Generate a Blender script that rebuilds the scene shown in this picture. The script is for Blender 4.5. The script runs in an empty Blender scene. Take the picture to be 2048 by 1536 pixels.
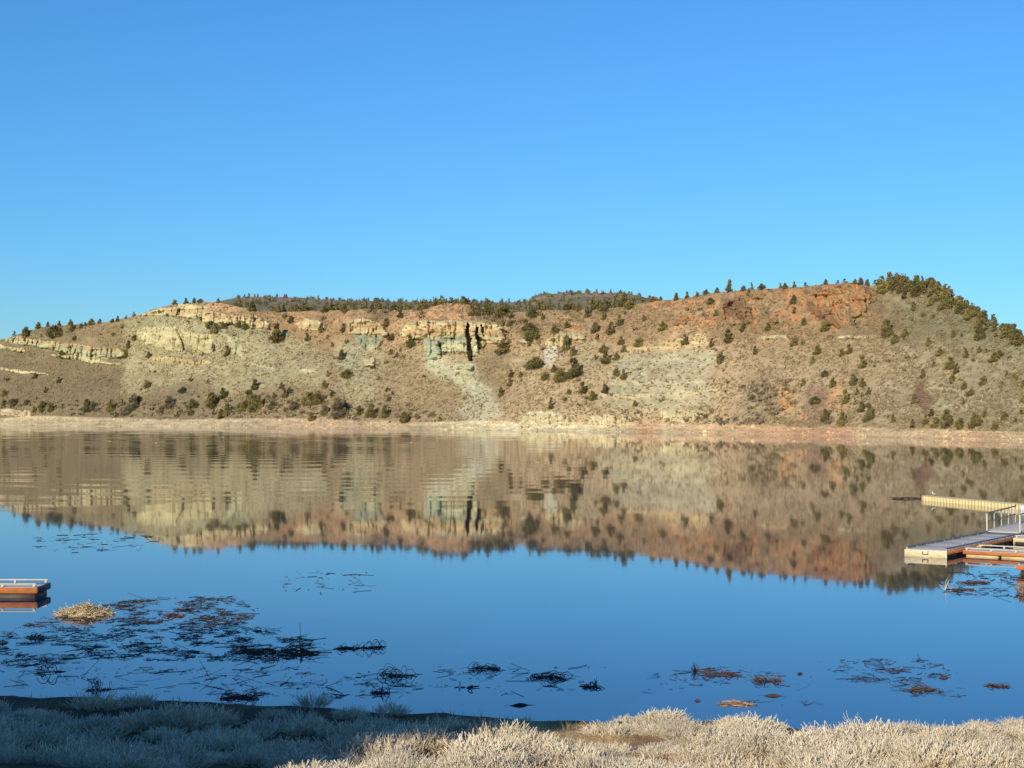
import bpy, math, random
import numpy as np
from mathutils import Vector

# ------------------------------------------------------------------ camera, sky, sun, exposure
SC = bpy.context.scene
COL = SC.collection
FPX, H, Y0 = 3200.0, 7.5, 818.0            # focal length in photo pixels, eye height over the water, horizon row
SUN_AZ, SUN_EL = 28.0, 22.0                # sun stands this far left of straight behind the camera

cam_d = bpy.data.cameras.new('camera')
cam_d.sensor_width = 36.0
cam_d.lens = 36.0 * FPX / 2048.0
cam_d.shift_y = (Y0 - 768.0) / 2048.0
cam_d.clip_start, cam_d.clip_end = 0.1, 6000.0
cam = bpy.data.objects.new('camera', cam_d)
cam.location = (0, 0, H)
cam.rotation_euler = (math.radians(90), 0, 0)
COL.objects.link(cam)
SC.camera = cam

world = bpy.data.worlds.new('World')
SC.world = world
world.use_nodes = True
wn, wl = world.node_tree.nodes, world.node_tree.links
bg = wn['Background']
sky = wn.new('ShaderNodeTexSky')
sky.sky_type = 'NISHITA'
sky.sun_disc = False
sky.sun_elevation = math.radians(SUN_EL)
sky.sun_rotation = math.radians(180 + SUN_AZ)
sky.altitude = 3500
sky.air_density, sky.dust_density, sky.ozone_density = 1.9, 0.0, 10.0
tint = wn.new('ShaderNodeVectorMath')                 # white balance of the whole sky
tint.operation = 'MULTIPLY'
tint.inputs[1].default_value = (0.90, 1.215, 1.32)
wl.new(sky.outputs[0], tint.inputs[0])
wl.new(tint.outputs[0], bg.inputs[0])
bg.inputs[1].default_value = 0.106

sl = bpy.data.lights.new('sun', 'SUN')
sl.energy, sl.angle, sl.color = 5.0, math.radians(0.53), (1.0, 0.895, 0.72)
sun = bpy.data.objects.new('sun', sl)
a, e = math.radians(SUN_AZ), math.radians(SUN_EL)
SUN_TO = Vector((math.sin(a) * math.cos(e), math.cos(a) * math.cos(e), -math.sin(e)))
sun.rotation_euler = SUN_TO.to_track_quat('-Z', 'Y').to_euler()
sun.location = (-40, -60, 60)
COL.objects.link(sun)

vs = SC.view_settings
vs.view_transform, vs.look, vs.exposure, vs.gamma, vs.use_curve_mapping = 'Standard', 'None', 0.0, 1.0, False

rng = np.random.default_rng(7)
random.seed(7)

# ------------------------------------------------------------------ helpers
def lin(c):
    c = np.asarray(c, float) / 255.0
    return np.where(c <= 0.04045, c / 12.92, ((c + 0.055) / 1.055) ** 2.4)

def ground_pt(px, py, z=0.0):
    d = FPX * (H - z) / (py - Y0)
    return np.array([(px - 1024.0) / FPX * d, d, z])

def _hash(ix, iy, seed):
    n = (ix.astype(np.int64) * 374761393 + iy.astype(np.int64) * 668265263 + seed * 974634777) & 0xFFFFFFFF
    n = ((n ^ (n >> 13)) * 1274126177) & 0xFFFFFFFF
    return ((n ^ (n >> 16)) & 0xFFFFFF) / float(0xFFFFFF)

def vnoise(x, y, seed=0):
    x, y = np.broadcast_arrays(np.asarray(x, float), np.asarray(y, float))
    ix, iy = np.floor(x), np.floor(y)
    fx, fy = x - ix, y - iy
    fx, fy = fx * fx * (3 - 2 * fx), fy * fy * (3 - 2 * fy)
    a_, b_ = _hash(ix, iy, seed), _hash(ix + 1, iy, seed)
    c_, d_ = _hash(ix, iy + 1, seed), _hash(ix + 1, iy + 1, seed)
    return (a_ * (1 - fx) + b_ * fx) * (1 - fy) + (c_ * (1 - fx) + d_ * fx) * fy

def fbm(x, y, seed=0, octv=4):
    s, am, tot = 0.0, 1.0, 0.0
    for k in range(octv):
        s = s + am * vnoise(x * 2 ** k, y * 2 ** k, seed + 17 * k)
        tot += am
        am *= 0.5
    return s / tot * 2 - 1          # about -1..1

def pip(poly, x, y):
    inside = np.zeros(x.shape, bool)
    n = len(poly)
    for i in range(n):
        x1, y1 = poly[i]
        x2, y2 = poly[(i + 1) % n]
        if y1 == y2:
            continue
        c = ((y1 > y) != (y2 > y)) & (x < (x2 - x1) * (y - y1) / (y2 - y1) + x1)
        inside ^= c
    return inside

def blur(m, r, axis):
    if r < 1:
        return m
    k = 2 * r + 1
    pad = [(0, 0), (0, 0)]
    pad[axis] = (r + 1, r)
    c = np.cumsum(np.pad(m, pad, mode='edge'), axis=axis)
    n = m.shape[axis]
    return (np.take(c, range(k, k + n), axis) - np.take(c, range(0, n), axis)) / k

def mesh_data(name, V, F, mat, col=None, smooth=False):
    """V (n,3); F (m,k) array, or a list of such arrays; col (n,3) linear vertex colours"""
    me = bpy.data.meshes.new(name)
    Fs = F if isinstance(F, list) else [F]
    Fs = [np.asarray(f, np.int32) for f in Fs if len(f)]
    V = np.asarray(V, np.float32)
    me.vertices.add(len(V))
    me.vertices.foreach_set('co', V.ravel())
    idx = np.concatenate([f.ravel() for f in Fs])
    tot = np.concatenate([np.full(len(f), f.shape[1], np.int32) for f in Fs])
    me.loops.add(len(idx))
    me.loops.foreach_set('vertex_index', idx)
    me.polygons.add(len(tot))
    me.polygons.foreach_set('loop_start', np.concatenate([[0], np.cumsum(tot)[:-1]]).astype(np.int32))
    me.polygons.foreach_set('loop_total', tot)
    if smooth:
        me.polygons.foreach_set('use_smooth', np.ones(len(tot), bool))
    me.update(calc_edges=True)
    me.validate()
    if col is not None:
        at = me.attributes.new('Col', 'FLOAT_COLOR', 'POINT')
        c4 = np.ones((len(V), 4), np.float32)
        c4[:, :3] = col
        at.data.foreach_set('color', c4.ravel())
    if mat:
        me.materials.append(mat)
    return me

def link(name, me, parent=None, loc=None):
    o = bpy.data.objects.new(name, me)
    COL.objects.link(o)
    if parent:
        o.parent = parent
    if loc is not None:
        o.location = loc
    return o

def tag(o, label=None, cat=None, group=None, kind=None):
    if label: o['label'] = label
    if cat: o['category'] = cat
    if group: o['group'] = group
    if kind: o['kind'] = kind
    return o

def thing(name, label, cat, loc=(0, 0, 0), rotz=0.0, group=None):
    o = bpy.data.objects.new(name, None)
    COL.objects.link(o)
    o.location = loc
    o.rotation_euler = (0, 0, rotz)
    o.empty_display_size = 0.2
    return tag(o, label, cat, group)

class MB:
    """collects boxes and tubes into one mesh"""
    def __init__(s):
        s.V, s.F4, s.F3, s.n = [], [], [], 0
    def add(s, V, F):
        V = np.asarray(V, float); F = np.asarray(F, int)
        (s.F4 if F.shape[1] == 4 else s.F3).append(F + s.n)
        s.V.append(V); s.n += len(V)
    def box(s, c, size, ax=(1, 0, 0), up=(0, 0, 1), bev=0.0):
        ax = np.array(ax, float); ax /= np.linalg.norm(ax)
        up = np.array(up, float); sd = np.cross(up, ax); sd /= np.linalg.norm(sd); up = np.cross(ax, sd)
        hx, hy, hz = np.array(size, float) / 2
        b = min(bev, hx * .45, hy * .45, hz * .45)
        if b <= 0:
            P = np.array([[i, j, k] for k in (-1, 1) for j in (-1, 1) for i in (-1, 1)], float) * (hx, hy, hz)
            F = [[0, 2, 3, 1], [4, 5, 7, 6], [0, 1, 5, 4], [2, 6, 7, 3], [0, 4, 6, 2], [1, 3, 7, 5]]
            s.add(P @ np.array([ax, sd, up]) + np.array(c, float), F)
            return
        pr = [(hx - b, -hy), (hx, -hy + b), (hx, hy - b), (hx - b, hy), (-hx + b, hy), (-hx, hy - b), (-hx, -hy + b), (-hx + b, -hy)]
        P = []
        for z, k in ((-hz, b), (-hz + b, 0), (hz - b, 0), (hz, b)):
            for (x, y) in pr:
                P.append([x - math.copysign(k, x), y - math.copysign(k, y), z])
        F = []
        for r in range(3):
            for i in range(8):
                j = (i + 1) % 8
                F.append([r * 8 + i, r * 8 + j, r * 8 + 8 + j, r * 8 + 8 + i])
        n0 = len(P)
        F += [[24, 25, 26, 27], [24, 27, 28, 31], [28, 29, 30, 31], [3, 2, 1, 0], [7, 4, 3, 0], [7, 6, 5, 4]]
        s.add(np.array(P) @ np.array([ax, sd, up]) + np.array(c, float), F)
    def bar(s, p, q, w, hgt=None, bev=0.0):
        p, q = np.array(p, float), np.array(q, float)
        s.box((p + q) / 2, (np.linalg.norm(q - p), w, hgt or w), q - p, (0, 0, 1) if abs((q - p)[2]) < .9 * np.linalg.norm(q - p) else (0, 1, 0), bev)
    def tube(s, pts, r, sides=8):
        pts = np.array(pts, float)[None]
        V, F = tubes(pts, np.full(pts.shape[:2], r), sides)
        s.add(V, F)
        n = pts.shape[1]
        # caps
        for k in (0, n - 1):
            c = pts[0, k]
            ring = V[k * sides:(k + 1) * sides]
            s.add(np.vstack([ring, c[None]]), [[i, (i + 1) % sides, sides] if k else [(i + 1) % sides, i, sides] for i in range(sides)])
    def build(s, name, mat, parent=None, smooth=False, loc=None):
        Fs = []
        if s.F4: Fs.append(np.vstack(s.F4))
        if s.F3: Fs.append(np.vstack(s.F3))
        return link(name, mesh_data(name, np.vstack(s.V), Fs, mat, smooth=smooth), parent, loc)

def tubes(P, R, sides=3):
    """P (n,k,3) paths, R (n,k) radii -> verts, quads"""
    P = np.asarray(P, float); R = np.asarray(R, float)
    n, k, _ = P.shape
    T = np.gradient(P, axis=1)
    T /= np.linalg.norm(T, axis=2, keepdims=True) + 1e-9
    mt = T.mean(axis=1); mt /= np.linalg.norm(mt, axis=1, keepdims=True) + 1e-9
    ref = np.where(np.abs(mt[:, 2:3]) > 0.8, np.array([[1.0, 0.1, 0]]), np.array([[0, 0.1, 1.0]]))
    A = np.cross(T, ref[:, None, :]); A /= np.linalg.norm(A, axis=2, keepdims=True) + 1e-9
    B = np.cross(T, A)
    an = np.arange(sides) / sides * 2 * math.pi
    V = P[:, :, None, :] + R[:, :, None, None] * (A[:, :, None, :] * np.cos(an)[None, None, :, None] + B[:, :, None, :] * np.sin(an)[None, None, :, None])
    V = V.reshape(-1, 3)
    i = np.arange(n)[:, None, None] * k * sides + np.arange(k - 1)[None, :, None] * sides
    j0 = np.arange(sides)[None, None, :]
    j1 = (j0 + 1) % sides
    F = np.stack([i + j0, i + j1, i + sides + j1, i + sides + j0], axis=-1).reshape(-1, 4)
    return V, F

# ------------------------------------------------------------------ materials
def new_mat(name):
    m = bpy.data.materials.new(name)
    m.use_nodes = True
    nt = m.node_tree
    b = nt.nodes['Principled BSDF']
    return m, nt, b

def N(nt, t, **kw):
    n = nt.nodes.new(t)
    for k, v in kw.items():
        setattr(n, k, v)
    return n

def mat_plain(name, rgb, rough=0.7, var=0.25, scale=3.0, bump=0.0, metal=0.0, stretch=(1, 1, 1), spec=0.4):
    """flat colour with procedural wear: noise in object space, optional relief"""
    m, nt, b = new_mat(name)
    L = nt.links
    tc = N(nt, 'ShaderNodeTexCoord'); mp = N(nt, 'ShaderNodeMapping')
    mp.inputs['Scale'].default_value = stretch
    L.new(tc.outputs['Object'], mp.inputs[0])
    nz = N(nt, 'ShaderNodeTexNoise')
    nz.inputs['Scale'].default_value, nz.inputs['Detail'].default_value = scale, 5
    L.new(mp.outputs[0], nz.inputs['Vector'])
    mr = N(nt, 'ShaderNodeMapRange')
    mr.inputs[1].default_value, mr.inputs[2].default_value = 0.3, 0.7
    mr.inputs[3].default_value, mr.inputs[4].default_value = 1 - var, 1 + var
    L.new(nz.outputs[0], mr.inputs[0])
    mx = N(nt, 'ShaderNodeVectorMath', operation='SCALE')
    mx.inputs[0].default_value = tuple(lin(rgb) * 0.85)
    L.new(mr.outputs[0], mx.inputs['Scale'])
    L.new(mx.outputs[0], b.inputs['Base Color'])
    b.inputs['Roughness'].default_value = rough
    b.inputs['Metallic'].default_value = metal
    b.inputs['Specular IOR Level'].default_value = spec
    if bump:
        bp = N(nt, 'ShaderNodeBump')
        bp.inputs['Strength'].default_value = 0.6
        bp.inputs['Distance'].default_value = bump
        L.new(nz.outputs[0], bp.inputs['Height'])
        L.new(bp.outputs[0], b.inputs['Normal'])
    return m

def mat_vcol(name, rough=0.9, nscale=1.2, var=0.22, bump=0.0, rnd=0.0, spec=0.15, second=None):
    """vertex colours with fine procedural grain and, for copies, a brightness of their own"""
    m, nt, b = new_mat(name)
    L = nt.links
    at = N(nt, 'ShaderNodeAttribute'); at.attribute_name = 'Col'
    tc = N(nt, 'ShaderNodeTexCoord')
    nz = N(nt, 'ShaderNodeTexNoise')
    nz.inputs['Scale'].default_value, nz.inputs['Detail'].default_value, nz.inputs['Roughness'].default_value = nscale, 6, 0.65
    L.new(tc.outputs['Object'], nz.inputs['Vector'])
    mr = N(nt, 'ShaderNodeMapRange')
    mr.inputs[1].default_value, mr.inputs[2].default_value = 0.3, 0.7
    mr.inputs[3].default_value, mr.inputs[4].default_value = 1 - var, 1 + var
    L.new(nz.outputs[0], mr.inputs[0])
    val = mr.outputs[0]
    if rnd:
        oi = N(nt, 'ShaderNodeObjectInfo')
        m2 = N(nt, 'ShaderNodeMapRange')
        m2.inputs[3].default_value, m2.inputs[4].default_value = 1 - rnd, 1 + rnd
        L.new(oi.outputs['Random'], m2.inputs[0])
        mu = N(nt, 'ShaderNodeMath', operation='MULTIPLY')
        L.new(val, mu.inputs[0]); L.new(m2.outputs[0], mu.inputs[1])
        val = mu.outputs[0]
    mx = N(nt, 'ShaderNodeVectorMath', operation='SCALE')
    L.new(at.outputs['Color'], mx.inputs[0]); L.new(val, mx.inputs['Scale'])
    L.new(mx.outputs[0], b.inputs['Base Color'])
    b.inputs['Roughness'].default_value = rough
    b.inputs['Specular IOR Level'].default_value = spec
    if bump:
        bp = N(nt, 'ShaderNodeBump')
        bp.inputs['Strength'].default_value = 0.8
        bp.inputs['Distance'].default_value = bump
        L.new(nz.outputs[0], bp.inputs['Height'])
        L.new(bp.outputs[0], b.inputs['Normal'])
    return m

M_HILL = mat_vcol('hill_rock_and_soil', nscale=0.45, var=0.20, bump=0.5)
M_PLAT = mat_vcol('plateau_soil', nscale=0.25, var=0.25, bump=0.6)
M_BANK = mat_vcol('bank_soil', nscale=5.0, var=0.35, bump=0.03)
M_SHRUB = mat_vcol('sagebrush', nscale=2.0, var=0.2)
M_ROCK = mat_vcol('loose_rock', nscale=2.0, var=0.2, bump=0.05)
M_LEAF = mat_vcol('juniper_foliage', nscale=1.4, var=0.28, rnd=0.22)
M_TRUNK = mat_plain('juniper_bark', (118, 98, 78), 0.9, 0.3, 3, 0.03, stretch=(4, 4, .6))
M_FROST = mat_vcol('frosted_stems', rough=0.75, nscale=9, var=0.14, rnd=0.10, spec=0.3)
M_REED = mat_vcol('wet_reeds', rough=0.6, nscale=4, var=0.3, spec=0.3)
M_STRAW = mat_vcol('dry_straw', rough=0.7, nscale=6, var=0.2, spec=0.3)

# water: clear mirror with a murky body, tilted by long low swells on the left and a faint breeze elsewhere
def mat_water():
    m, nt, b = new_mat('lake_water')
    L = nt.links
    nt.nodes.remove(b)
    out = nt.nodes['Material Output']
    geo = N(nt, 'ShaderNodeNewGeometry')
    sep = N(nt, 'ShaderNodeSeparateXYZ'); L.new(geo.outputs['Position'], sep.inputs[0])
    def math_(op, a_, b_=None, c_=None):
        n = N(nt, 'ShaderNodeMath', operation=op)
        for i, v in enumerate((a_, b_, c_)):
            if v is None: continue
            if isinstance(v, (int, float)): n.inputs[i].default_value = v
            else: L.new(v, n.inputs[i])
        return n.outputs[0]
    def rng_(v, a0, a1, b0, b1):
        n = N(nt, 'ShaderNodeMapRange'); n.interpolation_type = 'SMOOTHSTEP'
        L.new(v, n.inputs[0])
        for i, q in enumerate((a0, a1, b0, b1)): n.inputs[i + 1].default_value = q
        return n.outputs[0]
    def noise(sc, detail, seed=0.0):
        mp = N(nt, 'ShaderNodeMapping')
        mp.inputs['Scale'].default_value = sc
        mp.inputs['Location'].default_value = (seed, seed * 1.7, seed * .3)
        L.new(geo.outputs['Position'], mp.inputs[0])
        nz = N(nt, 'ShaderNodeTexNoise')
        nz.inputs['Scale'].default_value, nz.inputs['Detail'].default_value = 1.0, detail
        L.new(mp.outputs[0], nz.inputs['Vector'])
        return nz.outputs[0]
    X, Y = sep.outputs['X'], sep.outputs['Y']
    big = noise((.012, .02, 1), 2, 3.1)
    wob = noise((.02, .012, 1), 3, 9.2)
    # swell zone: the left half of the mid-water
    ang = math_('DIVIDE', X, Y)
    left = rng_(math_('ADD', ang, math_('MULTIPLY', math_('SUBTRACT', big, .5), .14)), -.06, .10, 1.0, 0.0)
    far = rng_(Y, 105, 150, 0.0, 1.0)
    swell = math_('MULTIPLY', left, far)
    ph = math_('ADD', math_('MULTIPLY', math_('ADD', Y, math_('MULTIPLY', X, .10)), .55), math_('MULTIPLY', wob, 26.0))
    w1 = math_('MULTIPLY', math_('SINE', ph), math_('MULTIPLY', swell, .0026))
    # breeze ripples
    fine = math_('SUBTRACT', noise((.05, .9, 1), 3, 5.5), .5)
    fine_a = math_('ADD', math_('MULTIPLY', swell, .0085), .0016)
    far_rip = math_('MULTIPLY', math_('MULTIPLY', left, rng_(math_('ADD', Y, math_('MULTIPLY', big, 200)), 380, 430, 0.0, 1.0)),
                    math_('MULTIPLY', math_('SUBTRACT', noise((.1, .35, 1), 3, 1.5), .62), .05))
    sy = math_('ADD', math_('ADD', w1, math_('MULTIPLY', fine, fine_a)), far_rip)
    sx = math_('MULTIPLY', math_('SUBTRACT', noise((.5, .12, 1), 3, 7.7), .5), .0012)
    cmb = N(nt, 'ShaderNodeCombineXYZ'); cmb.inputs[2].default_value = 1.0
    L.new(sx, cmb.inputs[0]); L.new(sy, cmb.inputs[1])
    nrm = N(nt, 'ShaderNodeVectorMath', operation='NORMALIZE'); L.new(cmb.outputs[0], nrm.inputs[0])
    gl = N(nt, 'ShaderNodeBsdfGlossy'); gl.inputs['Roughness'].default_value = 0.028
    gl.inputs['Color'].default_value = (1, 1, 1, 1)
    df = N(nt, 'ShaderNodeBsdfDiffuse'); df.inputs['Color'].default_value = (.008, .024, .058, 1)
    fr = N(nt, 'ShaderNodeFresnel'); fr.inputs['IOR'].default_value = 1.58
    mx = N(nt, 'ShaderNodeMixShader')
    L.new(nrm.outputs[0], gl.inputs['Normal']); L.new(nrm.outputs[0], fr.inputs['Normal'])
    L.new(fr.outputs[0], mx.inputs[0]); L.new(df.outputs[0], mx.inputs[1]); L.new(gl.outputs[0], mx.inputs[2])
    L.new(mx.outputs[0], out.inputs['Surface'])
    return m
M_WATER = mat_water()

# ------------------------------------------------------------------ setting: lake
V = np.array([[-2200, 20, 0], [2200, 20, 0], [2200, 1500, 0], [-2200, 1500, 0]], float)
o = link('lake_water', mesh_data('lake_water', V, np.array([[0, 1, 2, 3]]), M_WATER))
tag(o, 'calm blue lake mirroring the hillside', kind='structure')

# ------------------------------------------------------------------ setting: far hillside
# photo rows of the far shoreline and of the bare crest line, by photo column
SHORE = [(-1400, 843), (-900, 845), (0, 851), (520, 857), (1020, 861.5), (1400, 865.5), (1520, 869), (1800, 875), (2048, 882), (2600, 893), (3400, 905)]
CREST = [(-1400, 800), (-900, 775), (-400, 730), (-120, 695), (0, 680), (30, 671), (58, 660), (100, 653), (178, 647), (213, 644), (250, 636), (280, 629),
         (300, 620), (345, 609), (375, 606), (405, 604), (440, 605), (482, 614), (520, 621), (563, 624), (652, 621), (728, 618), (792, 620), (843, 619),
         (881, 609), (896, 606), (931, 608), (944, 611), (985, 620), (1018, 626), (1066, 622), (1132, 619), (1200, 618), (1250, 613), (1290, 606), (1311, 602),
         (1369, 596), (1422, 587), (1461, 582), (1520, 578), (1597, 574), (1649, 569), (1700, 566), (1739, 572), (1757, 567), (1778, 562), (1816, 563),
         (1868, 573), (1894, 588), (1932, 613), (1958, 631), (1984, 649), (2023, 665), (2048, 685), (2200, 755), (2600, 815), (3400, 850)]
cx = lambda T: [p[0] for p in T]
cy = lambda T: [p[1] for p in T]
U = np.concatenate([np.arange(-1400, -60, 16), np.arange(-60, 2110, 1.5), np.arange(2110, 3400, 16)])
NR = 215
t = np.linspace(0, 1, NR)
def smooth_line(T, step=30, r=60):
    q = np.arange(-1500, 3500, 1.0)
    v = np.interp(q, cx(T), cy(T))[:, None]
    for _ in range(3): v = blur(v, r, 0)
    return np.interp(U, q, v[:, 0])
ys = smooth_line(SHORE) + .12 * fbm(U / 9, 0 * U, 3)
yc = np.interp(U, cx(CREST), cy(CREST)) + 1.3 * fbm(U / 22, 0 * U, 5, 4)
UU = np.repeat(U[:, None], NR, 1)
YY = ys[:, None] + (yc - ys)[:, None] * t[None, :]
WX = UU + 9.0 * fbm(UU / 26, YY / 20, 11, 3) + 4.0 * fbm(UU / 7, YY / 5, 12, 3)     # warped photo coordinates for ragged edges
WY = YY + 5.0 * fbm(UU / 22, YY / 22, 13, 3) + 3.5 * fbm(UU / 5, YY / 6, 14, 3)

def C1(p): return [(x * .2539, 520 + y * .2539) for x, y in p]
def C2(p): return [(500 + x * .2539, 520 + y * .2539) for x, y in p]
def C3(p): return [(1000 + x * .2637, 520 + y * .2637) for x, y in p]
def C4(p): return [(1520 + x * .2578, 520 + y * .2578) for x, y in p]
def CF(p): return [(780 + x * .1367, 590 + y * .1367) for x, y in p]

def mask(poly, r=1, warp=1.0):
    x = UU + (WX - UU) * warp
    y = YY + (WY - YY) * warp
    m = pip(poly, x, y).astype(float)
    for _ in range(2):
        m = blur(blur(m, r, 0), r, 1)
    return m

# --- steepness: bedrock faces are near vertical, soil slopes lie at about thirty degrees
cliffs = [  # polygon, steepness
    (C1([(30, 610), (200, 600), (480, 650), (700, 680), (890, 690), (990, 725), (985, 765), (890, 770), (780, 790), (640, 770), (380, 700), (190, 665), (40, 640)]), 4),
    (C1([(0, 670), (60, 680), (190, 690), (215, 715), (150, 725), (50, 705), (0, 700)]), 3),
    (C1([(400, 740), (650, 765), (790, 790), (950, 815), (940, 835), (780, 815), (560, 785), (410, 760)]), 3),
    (C1([(0, 845), (200, 878), (380, 890), (370, 900), (150, 893), (0, 870)]), 2.5),
    (C1([(1090, 430), (1240, 385), (1400, 365), (1500, 372), (1640, 400), (1900, 440), (2048, 480), (2130, 500), (2120, 545), (2048, 530), (1880, 505), (1650, 495), (1520, 455), (1420, 445), (1330, 437)]), 5),
    (C1([(1330, 350), (1480, 340), (1650, 370), (1640, 398), (1400, 362)]), 3),
    (C1([(1050, 530), (1380, 530), (1405, 560), (1440, 640), (1450, 725), (1330, 715), (1150, 660), (1090, 600)]), 2.2),
    (C1([(1410, 545), (1500, 565), (1660, 585), (1690, 680), (1680, 740), (1560, 720), (1455, 655)]), 2.5),
    (C1([(1760, 580), (1870, 600), (1905, 700), (1910, 752), (1830, 750)]), 2.0),
    (C1([(1070, 742), (1250, 760), (1660, 790), (1670, 815), (1560, 822), (1230, 793)]), 3),
    (C2([(0, 430), (80, 460), (150, 520), (140, 538), (0, 538)]), 4),
    (C2([(350, 505), (430, 455), (540, 480), (600, 510), (580, 560), (400, 548)]), 2.2),
    (C2([(755, 490), (860, 455), (980, 470), (1040, 520), (1090, 590), (1050, 612), (880, 592), (770, 582)]), 5),
    (C2([(805, 590), (1050, 612), (1050, 640), (1000, 690), (880, 690), (830, 640)]), 2.2),
    (C2([(880, 672), (1000, 668), (1012, 702), (900, 706)]), 4),
    (C2([(890, 780), (990, 775), (992, 835), (905, 842)]), 4),
    (CF([(150, 590), (170, 520), (230, 420), (520, 370), (800, 370), (1130, 375), (1310, 395), (1420, 430), (1620, 440), (1690, 560), (1750, 700), (1620, 720), (1390, 700), (1300, 800), (1280, 880), (1190, 900), (1190, 960), (1130, 960), (1120, 850), (790, 850), (760, 920), (540, 950), (480, 860), (500, 640), (330, 650)]), 7),
    (CF([(960, 990), (1190, 985), (1210, 1030), (1185, 1090), (1100, 1080), (960, 1060)]), 4),
    (CF([(960, 1160), (1200, 1160), (1270, 1270), (1130, 1290), (980, 1220)]), 1.6),
    (CF([(1890, 650), (1990, 610), (2040, 700), (1990, 750), (1920, 720)]), 3),
    (C3([(330, 645), (350, 600), (380, 550), (540, 550), (650, 570), (640, 600), (480, 600), (470, 655)]), 2.5),
    (C3([(940, 655), (1250, 650), (1400, 570), (1560, 560), (1590, 640), (1450, 662), (1250, 672), (950, 682)]), 1.3),
    (C3([(150, 1255), (220, 1150), (400, 1140), (520, 1180), (545, 1255), (160, 1265)]), 2.0),
    (C3([(655, 1185), (760, 1165), (1000, 1172), (1010, 1250), (660, 1258)]), 2.0),
    (C3([(1220, 1130), (1540, 1130), (1540, 1180), (1400, 1230), (1220, 1200)]), 2.0),
    (C3([(750, 1008), (1100, 1010), (1640, 985), (1640, 1000), (1100, 1026), (750, 1024)]), 2.0),
    (C3([(1680, 300), (1900, 290), (1905, 480), (1750, 490), (1680, 450)]), 3.5),
    (C3([(1340, 440), (1420, 425), (1400, 500), (1330, 495)]), 2.5),
    (C4([(370, 300), (480, 200), (700, 185), (840, 210), (860, 300), (830, 400), (740, 450), (600, 460), (610, 540), (560, 500), (440, 500), (390, 400)]), 2.6),
    (C4([(60, 380), (130, 380), (138, 490), (70, 480)]), 4),
    (C4([(-60, 200), (240, 205), (220, 300), (0, 310), (-60, 300)]), 1.8),
    (C4([(0, 583), (200, 583), (200, 605), (100, 616), (0, 606)]), 3),
    (C4([(600, 583), (860, 583), (860, 600), (600, 606)]), 3),
    (C1([(0, 1165), (230, 1190), (240, 1235), (0, 1230)]), 2.0),
]
S = 0.60 + 0.10 * fbm(UU / 160, YY / 90, 21, 3)
CL = np.zeros_like(UU)
for poly, s in cliffs:
    m = mask(poly, 1, .35 if poly is cliffs[16][0] or poly is cliffs[12][0] else .6)
    S = S * (1 - m) + s * m
    CL = np.maximum(CL, m * min(1.0, s / 3.5))
beach_h = 19 + 5 * fbm(UU / 90, YY * 0, 31, 3)
BE = np.clip((YY - (ys[:, None] - beach_h)) / 3.0, 0, 1) * (1 - 0.6 * CL)
S = np.where(BE > .5, np.minimum(S, 0.27 + 3 * CL), S)
S = np.maximum(blur(S, 2, 0), 0.24)

def climb(S_):
    d_ = np.zeros_like(UU)
    d_[:, 0] = FPX * H / (smooth_line(SHORE) - Y0)
    for j in range(1, NR):
        ym = 0.5 * (YY[:, j] + YY[:, j - 1])
        d_[:, j] = d_[:, j - 1] * (1 + (YY[:, j - 1] - YY[:, j]) / FPX / np.maximum(0.5 * (S_[:, j] + S_[:, j - 1]) - (Y0 - ym) / FPX, 0.05))
    return d_
Sb = S
for _ in range(3): Sb = blur(blur(np.minimum(Sb, 2.5), 40, 0), 5, 1)
Db = climb(Sb)
for _ in range(3): Db = blur(Db, 14, 0)
# rock faces stand proud of the soil slope, their tops step back
brk = fbm(UU / 16, YY / 9, 23, 3)
D = Db - 3.2 * blur(CL, 1, 0) * np.clip(.75 + 1.1 * brk, 0, 1.5)
XW = (UU - 1024) / FPX * D
ZW = H + (Y0 - YY) / FPX * D
# relief: gullies running downhill, joints and ledges in the bedrock, small humps in the soil
rill = fbm(XW / 9 + ZW * .05, ZW / 60, 41, 3) * 1.0 + (1 - np.abs(fbm(XW / 3.2 + ZW * .04, ZW / 30, 42, 2))) * .35
D = D + rill * (1 - CL) * np.clip((ZW - 2) / 8, 0, 1) * 1.3
D = D + fbm(XW / 1.6, ZW / 0.9, 43, 3) * 0.42 * (1 - CL)
joint = np.abs(fbm(XW / 2.4, ZW / 16, 44, 3))
joint = np.clip(1 - joint / .16, 0, 1)
ledge = fbm(XW / 40, ZW / 1.5, 45, 3)
D = D + CL * (2.4 * joint + 1.5 * ledge + 1.6 * fbm(XW / 2.6, ZW / 3.2, 46, 4))
basalt = mask(cliffs[28][0], 1) + mask(cliffs[26][0], 1)
D = D + basalt * (1.8 * np.clip(1 - np.abs(fbm(XW / 2.6 + ZW * .12, ZW / 22, 47, 3)) / .25, 0, 1))
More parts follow.
